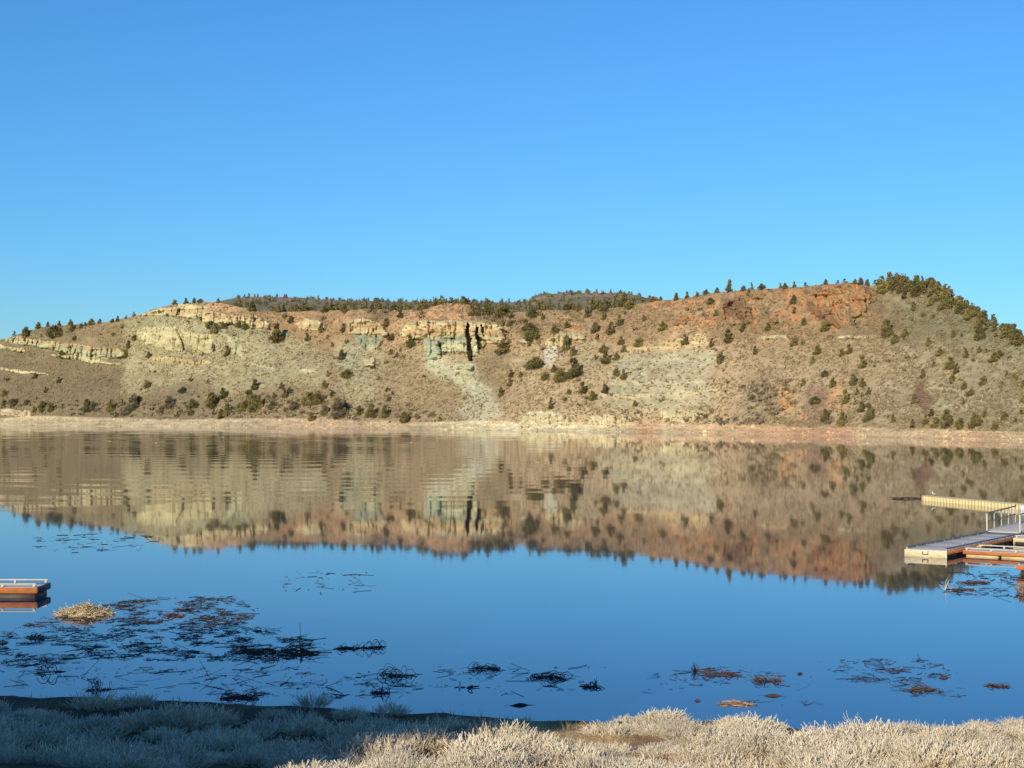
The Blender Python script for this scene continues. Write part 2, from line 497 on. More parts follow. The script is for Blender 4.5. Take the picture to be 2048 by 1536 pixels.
# deep clefts between the buttresses of the main cliff
for poly, dep in ((CF([(1118, 400), (1170, 450), (1172, 610), (1195, 640), (1180, 700), (1208, 880), (1205, 970), (1145, 965), (1128, 800), (1116, 600)]), 10),
                  (CF([(1268, 470), (1302, 470), (1292, 560), (1296, 600), (1395, 670), (1310, 790), (1272, 790), (1250, 640), (1258, 560)]), 8),
                  (CF([(1335, 440), (1380, 450), (1385, 560), (1345, 560)]), 5),
                  (CF([(1610, 480), (1760, 550), (1745, 580), (1690, 560), (1720, 630), (1700, 650), (1665, 560)]), 4),
                  (CF([(700, 660), (735, 690), (760, 780), (780, 850), (755, 910), (745, 850), (740, 780), (700, 740)]), 3),
                  (CF([(780, 625), (960, 640), (940, 657), (790, 652)]), 2.2),
                  (CF([(780, 828), (1000, 830), (1000, 842), (790, 845)]), 1.6),
                  (C1([(1395, 380), (1420, 375), (1425, 440), (1385, 440)]), 3),
                  (C1([(1380, 540), (1395, 545), (1440, 640), (1465, 700), (1455, 720), (1435, 650), (1410, 600)]), 3),
                  (C1([(1680, 660), (1700, 680), (1700, 715), (1680, 720)]), 3),
                  (C1([(870, 690), (895, 700), (895, 765), (875, 765)]), 3),
                  (C1([(185, 610), (205, 615), (205, 655), (180, 655)]), 2.5)):
    D = D + mask(poly, 0, .35) * dep * (1.0 if dep > 0 else 1)
XW = (UU - 1024) / FPX * D
ZW = H + (Y0 - YY) / FPX * D

# --- what each patch of the hill is made of
K = 1.0
COLR = np.zeros(UU.shape + (3,))
def base_at(*stops):
    xs = [s[0] for s in stops]
    return np.stack([np.interp(UU, xs, [lin(s[1])[k] for s in stops]) for k in range(3)], -1)
low = base_at((0, (122, 106, 78)), (420, (132, 116, 86)), (640, (148, 128, 94)), (900, (155, 133, 98)), (1150, (174, 148, 110)), (1500, (176, 149, 112)), (1750, (164, 142, 108)), (2048, (150, 136, 104)))
upp = base_at((0, (125, 108, 78)), (400, (148, 128, 90)), (560, (150, 120, 84)), (800, (166, 132, 96)), (1050, (158, 128, 92)), (1300, (162, 130, 94)), (1650, (158, 126, 90)), (1800, (135, 122, 88)), (2048, (128, 122, 90)))
tt = np.clip((YY - 690 + 14 * fbm(UU / 70, YY / 40, 51, 3)) / 40, -.5, .5) + .5
COLR = upp * (1 - tt[..., None]) + low * tt[..., None]
def paint(poly, rgb, k=1.0, r=1, warp=None):
    global COLR
    if warp is None: warp = 2.2 if r >= 2 else 1.0
    m = np.clip(mask(poly, r, warp) * k * (1 + .45 * PN), 0, 1)
    if any(poly is cliffs[i_][0] for i_ in (26, 27, 28, 29, 30)): m = .6 * m * np.clip(.55 + 2.0 * fbm((UU + YY * .4) / 9, YY / 16, 56, 3), 0, 1)
    m = m[..., None]
    COLR = COLR * (1 - m) + lin(rgb) * m
PN = fbm(UU / 18, YY / 12, 52, 4)
# soils and talus
paint(C1([(980, 470), (1400, 440), (1900, 560), (2048, 600), (2200, 1000), (1800, 1060), (1500, 950), (1000, 1050), (940, 760), (1000, 600)]), (160, 148, 108), .85, 5)
paint(C1([(1020, 470), (1500, 440), (1900, 560), (1900, 650), (1700, 560), (1400, 510), (1080, 520)]), (148, 143, 106), .8, 3)
paint(C1([(930, 1060), (1000, 780), (1010, 790), (960, 1060)]), (172, 156, 118), .7, 1)
paint(C1([(0, 700), (400, 720), (950, 850), (960, 1150), (0, 1150)]), (118, 104, 76), .6, 5)
paint(C2([(0, 540), (200, 540), (560, 700), (640, 820), (560, 1000), (200, 960), (0, 900)]), (158, 148, 110), .7, 5)
paint(C2([(690, 650), (1040, 690), (1080, 800), (990, 1000), (1000, 1250), (800, 1200), (720, 980), (640, 800)]), (160, 147, 110), .75, 4)
paint(C2([(700, 790), (780, 640), (880, 700), (900, 790), (1000, 850), (900, 960), (740, 900)]), (152, 148, 116), .7, 3)
paint(CF([(500, 900), (760, 900), (1130, 960), (1280, 1080), (1400, 1330), (1100, 1400), (900, 1230), (600, 1200), (520, 1020)]), (178, 170, 134), .9, 3)
paint(C2([(1700, 980), (1830, 920), (1900, 1080), (1980, 1240), (1700, 1290), (1650, 1180), (1720, 1080)]), (184, 176, 144), .75, 3)
paint(C2([(1760, 640), (1850, 690), (2048, 730), (2048, 1080), (1950, 1080), (1800, 880), (1760, 780)]), (138, 118, 86), .8, 3)
paint(C2([(910, 385), (1080, 400), (1100, 520), (1000, 480), (930, 440)]), (112, 88, 68), .8, 2)
paint(C2([(1150, 530), (1350, 395), (1560, 340), (1750, 370), (1720, 470), (1400, 480), (1250, 512)]), (188, 142, 98), .85, 2)
paint(C2([(660, 440), (850, 400), (930, 400), (960, 455), (860, 455), (740, 500), (640, 600)]), (180, 142, 102), .8, 3)
paint(C2([(300, 420), (480, 405), (520, 440), (430, 455), (340, 500)]), (186, 140, 98), .8, 2)
paint(C2([(1090, 590), (1200, 520), (1180, 570), (1300, 640), (1150, 680)]), (176, 140, 100), .7, 3)
paint(C1([(1550, 345), (1750, 330), (1930, 350), (1950, 405), (1800, 400), (1640, 370)]), (184, 142, 102), .85, 2)
paint(CF([(1150, 390), (1350, 260), (1600, 300), (1780, 420), (1640, 440), (1320, 400)]), (120, 98, 74), .7, 2)
paint(C3([(850, 720), (1250, 690), (1595, 660), (1605, 1110), (1250, 1150), (800, 1150), (690, 1050), (850, 950)]), (178, 164, 126), .8, 4)
paint(C3([(890, 720), (1590, 680), (1590, 920), (1200, 930), (870, 920)]), (174, 164, 130), .55, 3)
paint(C3([(800, 950), (980, 950), (1000, 1000), (860, 1000)]), (146, 150, 118), .7, 2)
paint(C3([(1340, 500), (1480, 480), (1560, 560), (1400, 570), (1200, 690), (1300, 560)]), (188, 152, 108), .7, 3)
paint(C3([(370, 660), (440, 660), (440, 760), (400, 840), (365, 800)]), (192, 184, 160), .8, 2)
paint(C3([(560, 600), (700, 640), (760, 800), (700, 1000), (600, 850)]), (166, 152, 116), .6, 3)
paint(C3([(470, 430), (640, 500), (655, 570), (560, 560), (500, 525)]), (204, 156, 104), .8, 2)
paint(C3([(1090, 850), (1180, 820), (1170, 880), (1110, 910)]), (150, 126, 96), .7, 2)
paint(C3([(1440, 300), (1700, 280), (1680, 420), (1450, 500), (1330, 520)]), (184, 140, 92), .45, 3)
paint(C4([(-100, 900), (0, 860), (200, 900), (240, 1000), (120, 1220), (-200, 1230)]), (142, 122, 94), .5, 4)
paint(C4([(370, 980), (500, 980), (540, 1200), (460, 1290), (200, 1290), (370, 1170)]), (138, 106, 84), .75, 3)
paint(C4([(130, 1100), (200, 990), (290, 970), (285, 1100), (215, 1215), (170, 1200)]), (196, 146, 94), .9, 2)
paint(C4([(270, 1235), (310, 1140), (360, 1180), (340, 1255), (280, 1255)]), (192, 142, 94), .9, 2)
paint(C4([(520, 1060), (560, 1000), (620, 920), (690, 940), (680, 970), (620, 1000), (600, 1060), (700, 1160), (690, 1205), (540, 1190)]), (190, 144, 100), .85, 2)
paint(C4([(1170, 940), (1240, 930), (1270, 1000), (1330, 1080), (1320, 1170), (1400, 1220), (1350, 1212), (1230, 1140), (1150, 1040)]), (118, 86, 66), .85, 2)
paint(C4([(1170, 1210), (1240, 1220), (1230, 1290), (1160, 1290)]), (130, 96, 72), .6, 2)
paint(C4([(1250, 600), (1380, 580), (1480, 800), (1560, 950), (1450, 870), (1340, 690)]), (172, 148, 104), .7, 3)
paint(C4([(640, 600), (1100, 600), (1100, 900), (900, 960), (700, 800)]), (164, 140, 104), .5, 6)
paint(C4([(1350, 380), (1700, 540), (2080, 640), (2080, 780), (1700, 640), (1500, 490)]), (132, 130, 94), .75, 3)
paint(C4([(960, 240), (1200, 330), (1500, 480), (1300, 480), (1000, 330)]), (142, 134, 100), .6, 4)
paint(C4([(880, 200), (960, 300), (960, 420), (860, 440), (840, 300)]), (122, 100, 78), .6, 2)
# dark rubble and litter between the orange outcrops of the upper slope
rub = np.clip((fbm(UU / 11, YY / 8, 53, 4) + .04) * 2.4, 0, .65) * np.clip((680 - YY) / 40, 0, 1) * np.clip((UU - 560) / 200, 0, 1)
COLR = COLR * (1 - rub[..., None]) + lin((124, 104, 80)) * rub[..., None]
# bedrock bands
PY, GR, OR, BG = (206, 188, 138), (180, 174, 132), (178, 138, 94), (150, 156, 128)
for i, c in ((0, GR), (1, PY), (2, PY), (3, PY), (4, PY), (5, PY), (6, (202, 186, 134)), (7, (200, 184, 134)), (8, (186, 178, 134)), (9, (204, 176, 124)), (10, PY), (11, PY),
             (12, PY), (13, BG), (14, GR), (15, PY), (16, PY), (17, (186, 178, 136)), (18, (196, 186, 140)), (19, PY), (20, PY), (21, (206, 178, 126)),
             (22, (210, 192, 148)), (23, (206, 188, 144)), (24, (206, 188, 140)), (25, (204, 192, 146)), (26, (158, 112, 76)), (27, (150, 114, 82)),
             (28, (188, 136, 82)), (29, (190, 134, 82)), (30, (170, 128, 86)), (31, PY), (32, (206, 190, 146)), (33, (198, 176, 136))):
    paint(cliffs[i][0], tuple(np.array(c) * (.93 if i > 5 else .97)), .88, 0, .4 if i in (12, 16) else 1.0 if i in (22, 23) else .65)
paint(C1([(30, 608), (200, 598), (480, 648), (700, 678), (890, 688), (990, 725), (985, 745), (890, 722), (700, 712), (480, 682), (200, 632)]), (180, 146, 98), .6, 1)
paint(C1([(1200, 410), (1400, 378), (1500, 380), (1900, 445), (2060, 485), (2060, 510), (1900, 480), (1500, 412), (1400, 412)]), (190, 150, 104), .55, 1)
paint(C2([(765, 515), (990, 500), (1060, 560), (980, 545), (770, 540)]), OR, .75, 1)
paint(C2([(370, 505), (540, 500), (545, 525), (380, 530)]), OR, .6, 1)
paint(CF([(180, 560), (330, 490), (490, 450), (1130, 455), (1280, 470), (1350, 500), (1480, 510), (1690, 570), (1690, 625), (1380, 600), (1340, 560), (1130, 540), (1000, 520), (800, 540), (620, 590), (490, 580), (330, 600)]), OR, .6, 1, .4)
paint(CF([(490, 600), (620, 640), (740, 640), (1110, 600), (1125, 850), (790, 850), (760, 930), (540, 955), (470, 860), (500, 760)]), BG, .85, 1, .6)
paint(CF([(770, 690), (1120, 660), (1120, 840), (790, 840)]), (184, 178, 138), .8, 1, .6)
paint(CF([(1190, 640), (1260, 640), (1270, 880), (1200, 880)]), (180, 174, 138), .8, 1, .6)
paint(CF([(540, 950), (500, 840), (700, 850), (750, 920)]), (176, 178, 142), .7, 2)
rust = np.clip((fbm(UU / 20 + YY / 60, YY / 16, 54, 4) + .16) * 3.2, 0, 1) * np.clip((664 - YY) / 22, 0, 1) * np.clip((UU - 1230) / 120, 0, 1) * np.clip((1775 - UU) / 30, 0, 1)
streak = np.clip(fbm((UU + YY * .35) / 5, YY / 26, 55, 3) * 2 + .55, .15, 1)
rust = (rust * streak * .8)[..., None]
COLR = COLR * (1 - rust) + lin((182, 124, 76)) * rust
bas = (basalt * np.clip(fbm(XW / 3 + ZW * .2, ZW / 9, 61, 3) * 2.2 + .1, 0, .6))[..., None]
COLR = COLR * (1 - bas) + lin((112, 84, 62)) * bas
# bedding: layers of slightly different stone follow the height
bed = fbm(UU / 900, (ZW + XW * .012) / 1.1, 62, 3)
COLR = COLR * (1 + (CL * bed * .22)[..., None])
# thin pale ledges on the ash slope
for p in (C3([(850, 925), (1560, 908), (1560, 932), (850, 946)]), C3([(900, 755), (1400, 745), (1400, 756), (900, 768)]),
          C4([(920, 990), (1040, 985), (1040, 998), (920, 1004)]), C4([(1320, 990), (1560, 1000), (1560, 1008), (1320, 1002)]),
          C4([(1740, 995), (1880, 1000), (1880, 1010), (1740, 1005)]), C4([(1380, 1120), (1620, 1125), (1620, 1140), (1380, 1140)]),
          C2([(380, 845), (520, 860), (500, 880), (400, 870)]), C2([(0, 825), (180, 835), (180, 850), (0, 840)])):
    paint(p, (210, 196, 154), .55, 1)
# beach
be = BE[..., None] * .9
bc = base_at((0, (196, 174, 134)), (480, (192, 170, 132)), (620, (196, 164, 126)), (800, (190, 164, 126)), (920, (206, 186, 142)), (1040, (206, 192, 152)), (1230, (196, 178, 140)),
             (1290, (190, 146, 108)), (1330, (200, 172, 132)), (1440, (204, 168, 124)), (1560, (194, 150, 110)), (1690, (190, 144, 108)), (1730, (200, 172, 130)), (1880, (200, 166, 124)), (1960, (194, 156, 116)), (2048, (202, 174, 130)))
COLR = COLR * (1 - be) + bc * be
sp = fbm(UU / 3.0, YY / 2.0, 63, 2)
COLR = COLR * (1 + (0.22 * sp + .30 * fbm(UU / 30, YY / 3, 66, 3)) * BE + 0.16 * fbm(XW / 14, ZW / 5, 64, 4) + 0.20 * fbm(XW / 1.3, ZW / .9, 65, 2))[..., None]
lum = (COLR * np.array([.25, .6, .15])).sum(-1, keepdims=True)
COLR = COLR * .94 + lum * np.array([1.02, 1.0, .93]) * .06
COLR = np.clip(COLR * K * np.array([.985, 1.01, .995]), .015, .85)

# back of the hill and the bed under the water close the sheet
pre = np.stack([(UU[:, :1] - 1024) / FPX * (D[:, :1] - 14), D[:, :1] - 14, ZW[:, :1] * 0 - 3.0], -1)
backs = []
for dd, fall in ((3, .15), (10, .6), (40, 2.0), (120, 8.0), (400, 40.0)):
    db = D[:, -1:] + dd
    backs.append(np.stack([(UU[:, -1:] - 1024) / FPX * db, db, ZW[:, -1:] - fall], -1))
P = np.concatenate([pre, np.stack([XW, D, ZW], -1)] + backs, 1)
PC = np.concatenate([COLR[:, :1], COLR] + [COLR[:, -1:]] * len(backs), 1)
def grid_faces(nu, nv):
    i = np.arange(nu - 1)[:, None] * nv + np.arange(nv - 1)[None, :]
    return np.stack([i, i + nv, i + nv + 1, i + 1], -1).reshape(-1, 4)
o = link('hillside', mesh_data('hillside', P.reshape(-1, 3), grid_faces(P.shape[0], P.shape[1]), M_HILL, PC.reshape(-1, 3)))
tag(o, 'dry eroded hillside with pale green and orange rock bands across the lake', kind='structure')

def hill_at(px, py):
    """surface point of the hill under a photo pixel (clamped to the crest)"""
    k = np.clip(np.searchsorted(U, px), 1, len(U) - 1)
    tt_ = np.clip((py - ys[k]) / (yc[k] - ys[k]), 0, 1)
    j = int(round(tt_ * (NR - 1)))
    return np.array([XW[k, j], D[k, j], ZW[k, j]]), float(tt_)

# --- plateau and rim rock behind the crest
FAR = [(330, 616), (420, 606), (470, 596), (500, 594), (600, 595), (640, 599), (760, 602), (860, 604), (1010, 604.5), (1050, 604), (1063, 600), (1068, 595), (1095, 588), (1160, 585.5),
       (1235, 586.5), (1270, 590), (1295, 596), (1320, 603), (1400, 612), (1480, 618)]
Uf = np.arange(330, 1480, 2.0)
yf = np.interp(Uf, cx(FAR), cy(FAR)) + .8 * fbm(Uf / 14, Uf * 0, 71, 3)
dC = np.interp(Uf, U, blur(D[:, -1:], 12, 0)[:, 0])
ycf = np.interp(Uf, U, yc)
NRF = 46
r = np.linspace(0, 1, NRF)[None, :]
ya = np.maximum(ycf + 5, yf + 2)
Yf = ya[:, None] + (yf - ya)[:, None] * r
Df = dC[:, None] + 6 + 300 * np.minimum(r / .78, 1) ** 1.3 + 14 * np.clip((r - .78) / .22, 0, 1)
Df = Df + 3.0 * fbm(Uf[:, None] / 9, r * 9, 72, 3) + 4 * fbm(Uf[:, None] / 60, r * 2, 73, 2)
Xf, Zf = (Uf[:, None] - 1024) / FPX * Df, H + (Y0 - Yf) / FPX * Df
g = np.repeat(np.clip((r - .74) / .06, 0, 1), len(Uf), 0) * np.clip(fbm(Uf[:, None] / 30, r * 3, 76, 3) * 2 + .7, 0, 1)
butte = np.clip((Uf[:, None] - 1050) / 30, 0, 1)
cp = lin((138, 124, 92)) * (1 + .35 * fbm(Uf[:, None] / 10, r * 16, 74, 4))[..., None]
cr = lin((134, 114, 94)) * (1 - butte[..., None]) + lin((146, 116, 94)) * butte[..., None]
cr = cr * (1 + .45 * fbm(Uf[:, None] / 3, r * 5, 75, 3))[..., None]
cf = cp * (1 - g[..., None]) + cr * g[..., None]
bk = [np.stack([(Uf[:, None] - 1024) / FPX * (Df[:, -1:] + q), Df[:, -1:] + q, Zf[:, -1:] - w], -1) for q, w in ((5, .2), (60, 3), (300, 40))]
Pf = np.concatenate([np.stack([Xf, Df, Zf], -1)] + bk, 1)
Cf = np.concatenate([cf] + [cf[:, -1:]] * 3, 1)
o = link('plateau', mesh_data('plateau', Pf.reshape(-1, 3), grid_faces(Pf.shape[0], Pf.shape[1]), M_PLAT, np.clip(Cf.reshape(-1, 3) * K, .01, .8)))
tag(o, 'wooded plateau with a low reddish rim rock behind the crest', kind='structure')

# ------------------------------------------------------------------ setting: near bank
LIP = [(-600, 1390), (0, 1394), (200, 1392), (400, 1404), (560, 1412), (700, 1420), (900, 1427), (1240, 1442), (1500, 1452), (1800, 1458), (2048, 1456), (2600, 1450)]
LP = np.array([ground_pt(x, y, 0.15)[:2] for x, y in LIP])
def shore_y(x):
    return np.interp(x, LP[:, 0], LP[:, 1]) + .45 * fbm(x / 1.7, 0 * x + 3, 81, 3)
def bank_z(x, y):
    s = shore_y(x) - y
    z = np.interp(s, [-4, -.35, 0, .3, 1.2, 4, 9, 14, 30, 37, 90], [-.8, -.08, .10, .22, .28, .40, .72, 1.5, 5.2, 5.9, 15.0])
    return z + (.10 * fbm(x / 2.2, y / 2.2, 82, 3) + .05 * fbm(x / .5, y / .5, 83, 3)) * np.clip((s + .5) / 1.5, 0, 1)
gx = np.concatenate([np.arange(-140, -20, 4.0), np.arange(-20, 20, .16), np.arange(20, 141, 4.0)])
gy = np.concatenate([np.arange(-110, 20, 4.0), np.arange(20, 46, .16)])
GX, GY = np.meshgrid(gx, gy, indexing='ij')
GZ = bank_z(GX, GY)
sd = shore_y(GX) - GY
wet = np.clip(1 - (sd - .2) / 1.2, 0, 1)[..., None]
bare = np.clip(.5 + 1.6 * fbm(GX / 1.5, GY / 1.5, 84, 3), 0, 1)[..., None]
bcol = lin((206, 168, 118)) * bare + lin((150, 120, 84)) * (1 - bare)
grassy = np.clip(fbm(GX / 1.8 + 7, GY / 1.8, 85, 3) * 2 - .3, 0, .6)[..., None]
bcol = bcol * (1 - grassy) + lin((122, 112, 66)) * grassy
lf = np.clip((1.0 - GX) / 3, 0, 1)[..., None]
bcol = bcol * (1 - .75 * lf) + lin((36, 30, 25)) * .75 * lf           # dark mud on the left, its colour deepened to darken the shade there
bcol = bcol * (1 - .6 * wet) + lin((58, 46, 36)) * .6 * wet
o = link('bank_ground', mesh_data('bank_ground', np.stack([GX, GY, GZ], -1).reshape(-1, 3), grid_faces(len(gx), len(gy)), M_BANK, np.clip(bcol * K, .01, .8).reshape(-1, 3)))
tag(o, 'sandy near bank sloping down to the lake', kind='structure')
def bz(x, y):
    return float(bank_z(np.array([x], float), np.array([y], float))[0])
# ------------------------------------------------------------------ vegetation builders
ICO = None
def ico():
    """12-vertex icosahedron"""
    global ICO
    if ICO is None:
        p = (1 + 5 ** .5) / 2
        v = np.array([(-1, p, 0), (1, p, 0), (-1, -p, 0), (1, -p, 0), (0, -1, p), (0, 1, p), (0, -1, -p), (0, 1, -p), (p, 0, -1), (p, 0, 1), (-p, 0, -1), (-p, 0, 1)], float)
        v /= np.linalg.norm(v[0])
        f = np.array([(0, 11, 5), (0, 5, 1), (0, 1, 7), (0, 7, 10), (0, 10, 11), (1, 5, 9), (5, 11, 4), (11, 10, 2), (10, 7, 6), (7, 1, 8),
                      (3, 9, 4), (3, 4, 2), (3, 2, 6), (3, 6, 8), (3, 8, 9), (4, 9, 5), (2, 4, 11), (6, 2, 10), (8, 6, 7), (9, 8, 1)])
        ICO = (v, f)
    return ICO

def blobs(P, R, squash, col, jit=.35):
    """many small rough lumps in one mesh: P (n,3) centres, R (n,) radii"""
    v, f = ico()
    n = len(P)
    k = 1 + jit * (rng.random((n, 12, 1)) * 2 - 1)
    V = P[:, None, :] + v[None] * k * R[:, None, None] * np.array([1, 1, squash])[None, None]
    F = (f[None] + (np.arange(n) * 12)[:, None, None]).reshape(-1, 3)
    C = np.repeat(col, 12, 0) * (1 + .15 * (rng.random((n * 12, 1)) * 2 - 1))
    return V.reshape(-1, 3), F, C

def tufts(P, DIR, size, col):
    """leaf sprays: two crossed narrow triangles pointing along DIR"""
    n = len(P)
    DIR = DIR / (np.linalg.norm(DIR, axis=1, keepdims=True) + 1e-9)
    r = rng.normal(size=(n, 3))
    A = np.cross(DIR, r); A /= np.linalg.norm(A, axis=1, keepdims=True) + 1e-9
    B = np.cross(DIR, A)
    s = size[:, None]
    V = np.stack([P + A * s * .42, P - A * s * .42, P + DIR * s * 1.15, P + B * s * .42, P - B * s * .42, P + DIR * s * .95 + A * s * .15], 1)
    F = np.array([[0, 1, 2], [3, 4, 5]])[None] + (np.arange(n) * 6)[:, None, None]
    return V.reshape(-1, 3), F.reshape(-1, 3), np.repeat(col, 6, 0)

def crown_points(n, shape, lob):
    """points and outward directions spread through a ragged crown of unit height, built of uneven boughs"""
    r_ = np.random.default_rng(int(lob * 1000))
    hw, top = {'cone': (.42, .74), 'oval': (.50, .60), 'wide': (.62, .50), 'column': (.34, .68)}[shape]
    L = []
    for k in range(6):                                   # skirt of boughs close to the ground
        th = k * 1.047 + r_.uniform(-.5, .5); rr = hw * r_.uniform(.35, .75)
        L.append((rr * math.cos(th), rr * math.sin(th), r_.uniform(.10, .28), hw * r_.uniform(.32, .55), r_.uniform(.10, .20)))
    for k in range(6):                                   # middle
        th = r_.uniform(0, 6.28); z = r_.uniform(.30, .62); rr = hw * (1 - z) * r_.uniform(.3, 1.0)
        L.append((rr * math.cos(th), rr * math.sin(th), z, hw * r_.uniform(.28, .5) * (1.15 - z * .6), r_.uniform(.10, .18)))
    for k in range(3):                                   # leaders
        L.append((hw * r_.uniform(-.25, .25), hw * r_.uniform(-.25, .25), r_.uniform(top - .08, .88), hw * r_.uniform(.26, .46) * (1.3 - top * .5), r_.uniform(.10, .16)))
    L = np.array(L)
    wgt = (L[:, 3] ** 2 * L[:, 4]) ** .6
    i = r_.choice(len(L), n, p=wgt / wgt.sum())
    v = r_.normal(size=(n, 3)); v /= np.linalg.norm(v, axis=1, keepdims=True)
    rad = (r_.random(n) ** .45)[:, None]
    P = L[i, :3] + v * rad * np.stack([L[i, 3], L[i, 3], L[i, 4]], 1)
    P[:, 2] = np.abs(P[:, 2])
    Dn = v * .8 + np.array([0, 0, .55]) + .35 * r_.normal(size=(n, 3))
    return P, Dn

def crown_mesh(name, shape, n, leaf, tone, lob, mat=None):
    P, Dn = crown_points(n, shape, lob)
    sz = leaf * (.7 + .6 * rng.random(len(P)))
    clump = vnoise(P[:, 0] * 9 + lob, P[:, 2] * 9 + P[:, 1] * 5, int(lob * 10))
    g = np.clip(clump * 1.1 + .25 * rng.normal(size=len(P)), 0, 1)[:, None]
    c = lin(tone[0]) * (1 - g) + lin(tone[1]) * g
    V1, F1, Cc = tufts(P, Dn, sz, c)
    return mesh_data(name, V1, F1, mat or M_LEAF, Cc)

def trunk_mesh(name, lean):
    pts, rad = [], []
    main = np.array([[0, 0, -.06], [lean * .02, 0, .12], [lean * .05, .01, .35], [lean * .06, -.01, .62], [lean * .05, 0, .86]])
    pts.append(main); rad.append([.040, .034, .026, .016, .006])
    for k in range(6):
        th = k * 1.05 + lean
        z = .14 + .09 * k
        L_ = .30 * (1 - .45 * z)
        b = np.array([lean * .04, 0, z])
        d = np.array([math.cos(th), math.sin(th), .55])
        pts.append(np.array([b + d * L_ * q + np.array([0, 0, .05 * q * q]) for q in (0, .25, .5, .75, 1)]))
        rad.append([.014, .012, .009, .006, .003])
    V1, F1 = tubes(np.array(pts), np.array(rad), 5)
    return mesh_data(name, V1, F1, M_TRUNK, smooth=True)

GREEN = ((76, 73, 46), (146, 134, 84))
OLIVE = ((92, 84, 52), (160, 144, 88))
GREY = ((104, 95, 72), (150, 136, 104))
VARS = []          # (crown mesh, trunk mesh)
for i, (shp, tone) in enumerate([('oval', GREEN), ('wide', GREEN), ('cone', GREEN), ('column', OLIVE), ('wide', OLIVE), ('oval', OLIVE), ('cone', OLIVE), ('oval', GREEN), ('wide', GREY), ('oval', GREY)]):
    VARS.append((crown_mesh('crown', shp, 2000, .060, tone, 1.3 + i * .71), trunk_mesh('trunk', math.sin(i * 2.1))))

# ------------------------------------------------------------------ junipers across the lake (photo column, base row, height)
T1 = [(110,590,35),(195,602,78),(300,540,60),(375,522,45),(430,600,115),(465,500,45),(555,505,52),(560,562,72),(635,532,46),(672,520,35),(715,510,66),(785,500,52),(885,490,46),(925,485,52),(990,465,30),(1057,445,36),
 (1375,345,46),(1460,340,46),(1528,325,46),(1573,330,46),(1715,325,46),(1885,340,62),(1985,400,82),(585,630,46),(480,770,56),(320,605,26),(890,600,36),(960,540,36),(1055,635,46),(1010,700,62),(985,765,72),(1165,770,46),(1322,450,36),
 (1575,470,42),(1690,570,82),(1660,535,72),(1760,540,52),(1870,530,62),(1935,540,62),(1790,752,72),(1590,755,32),(275,930,46),(55,960,42),(455,970,46),(355,1045,52),(30,1070,62),(105,1145,72),(25,1145,52),(205,1140,56),
 (325,1190,92),(400,1190,72),(270,1200,52),(680,1195,112),(730,1180,82),(870,1190,102),(960,1150,62),(1050,1170,132),(1090,1110,62),(990,1222,92),(915,1235,42),(1110,1030,26),(1155,1005,72),(1495,960,42),(1430,1045,72),(1635,975,32),
 (1335,1160,112),(1265,1200,62),(1400,1240,42),(1520,1160,102),(1670,1160,132),(1750,1090,92),(1640,1120,62),(1500,1220,62),(1740,1250,82),(1790,1220,102),(1910,1190,92),(1960,1160,142),(2000,1020,82),(1880,1180,72),(1680,1220,52)]
T2 = [(25,390,72),(220,400,72),(205,650,145),(450,640,62),(320,490,52),(270,460,42),(590,410,72),(580,480,42),(555,560,62),(735,570,66),(735,415,92),(720,780,72),(760,925,82),(960,380,62),(1070,520,72),(1110,630,72),(1180,450,52),
 (1350,430,46),(1265,680,92),(1105,740,46),(1155,770,42),(1180,720,32),(1115,385,52),(1190,390,52),(1330,370,72),(1385,375,62),(970,855,46),(1070,820,36),(645,680,36),(610,620,36),(765,660,36),(610,920,42),(585,1010,72),(245,1010,52),
 (265,1090,92),(310,1050,62),(185,1090,42),(35,1020,92),(20,1190,150),(70,1160,112),(170,1170,82),(345,1180,92),(270,1200,42),(450,1140,132),(480,1110,82),(540,1130,112),(585,1220,102),(480,1265,72),(645,1070,52),(690,1240,185),
 (740,1160,82),(860,1220,82),(945,1240,132),(1060,1240,102),(1085,1115,52),(1120,1065,32),(1075,1035,46),(1010,940,32),(1215,1280,82),(1990,730,115),(1975,1070,62),(1740,440,92),(1800,440,92),(1860,430,82),(1970,450,102),(1910,420,62),
 (1985,520,46),(1790,400,62),(1490,1270,42),(1320,1255,36)]
T3 = [(10,430,72),(45,400,62),(75,500,52),(85,440,42),(245,430,82),(245,600,122),(190,540,82),(315,450,46),(415,560,66),(505,515,46),(500,680,102),(550,725,72),(660,435,76),(720,550,82),(730,600,42),(835,560,86),(905,500,82),
 (940,350,112),(980,370,82),(785,390,82),(780,450,62),(700,380,52),(590,390,62),(500,370,62),(560,380,52),(1150,310,52),(1215,300,42),(1335,300,62),(1415,290,56),(1495,270,42),(1555,255,62),(1645,235,52),(1732,232,98),(1840,225,46),
 (1905,220,62),(1985,215,66),(1880,270,62),(1600,330,62),(1090,460,42),(1235,530,76),(915,645,62),(935,690,52),(1045,655,66),(785,700,76),(880,755,56),(800,790,102),(720,760,36),(875,880,66),(930,905,72),(795,1010,66),(700,1060,72),
 (645,1060,32),(625,1010,82),(515,1020,42),(490,1070,36),(560,890,132),(455,920,102),(410,850,56),(260,820,112),(335,910,62),(80,890,52),(75,960,62),(10,1030,46),(150,890,42),(385,1130,82),(1025,1110,46),(1400,640,72),(1605,660,62),
 (1665,780,82),(1730,620,86),(1835,540,66),(1935,710,52),(2030,530,52),(1890,480,42),(1915,1060,56),(1840,975,36),(1720,940,32),(1640,420,52)]
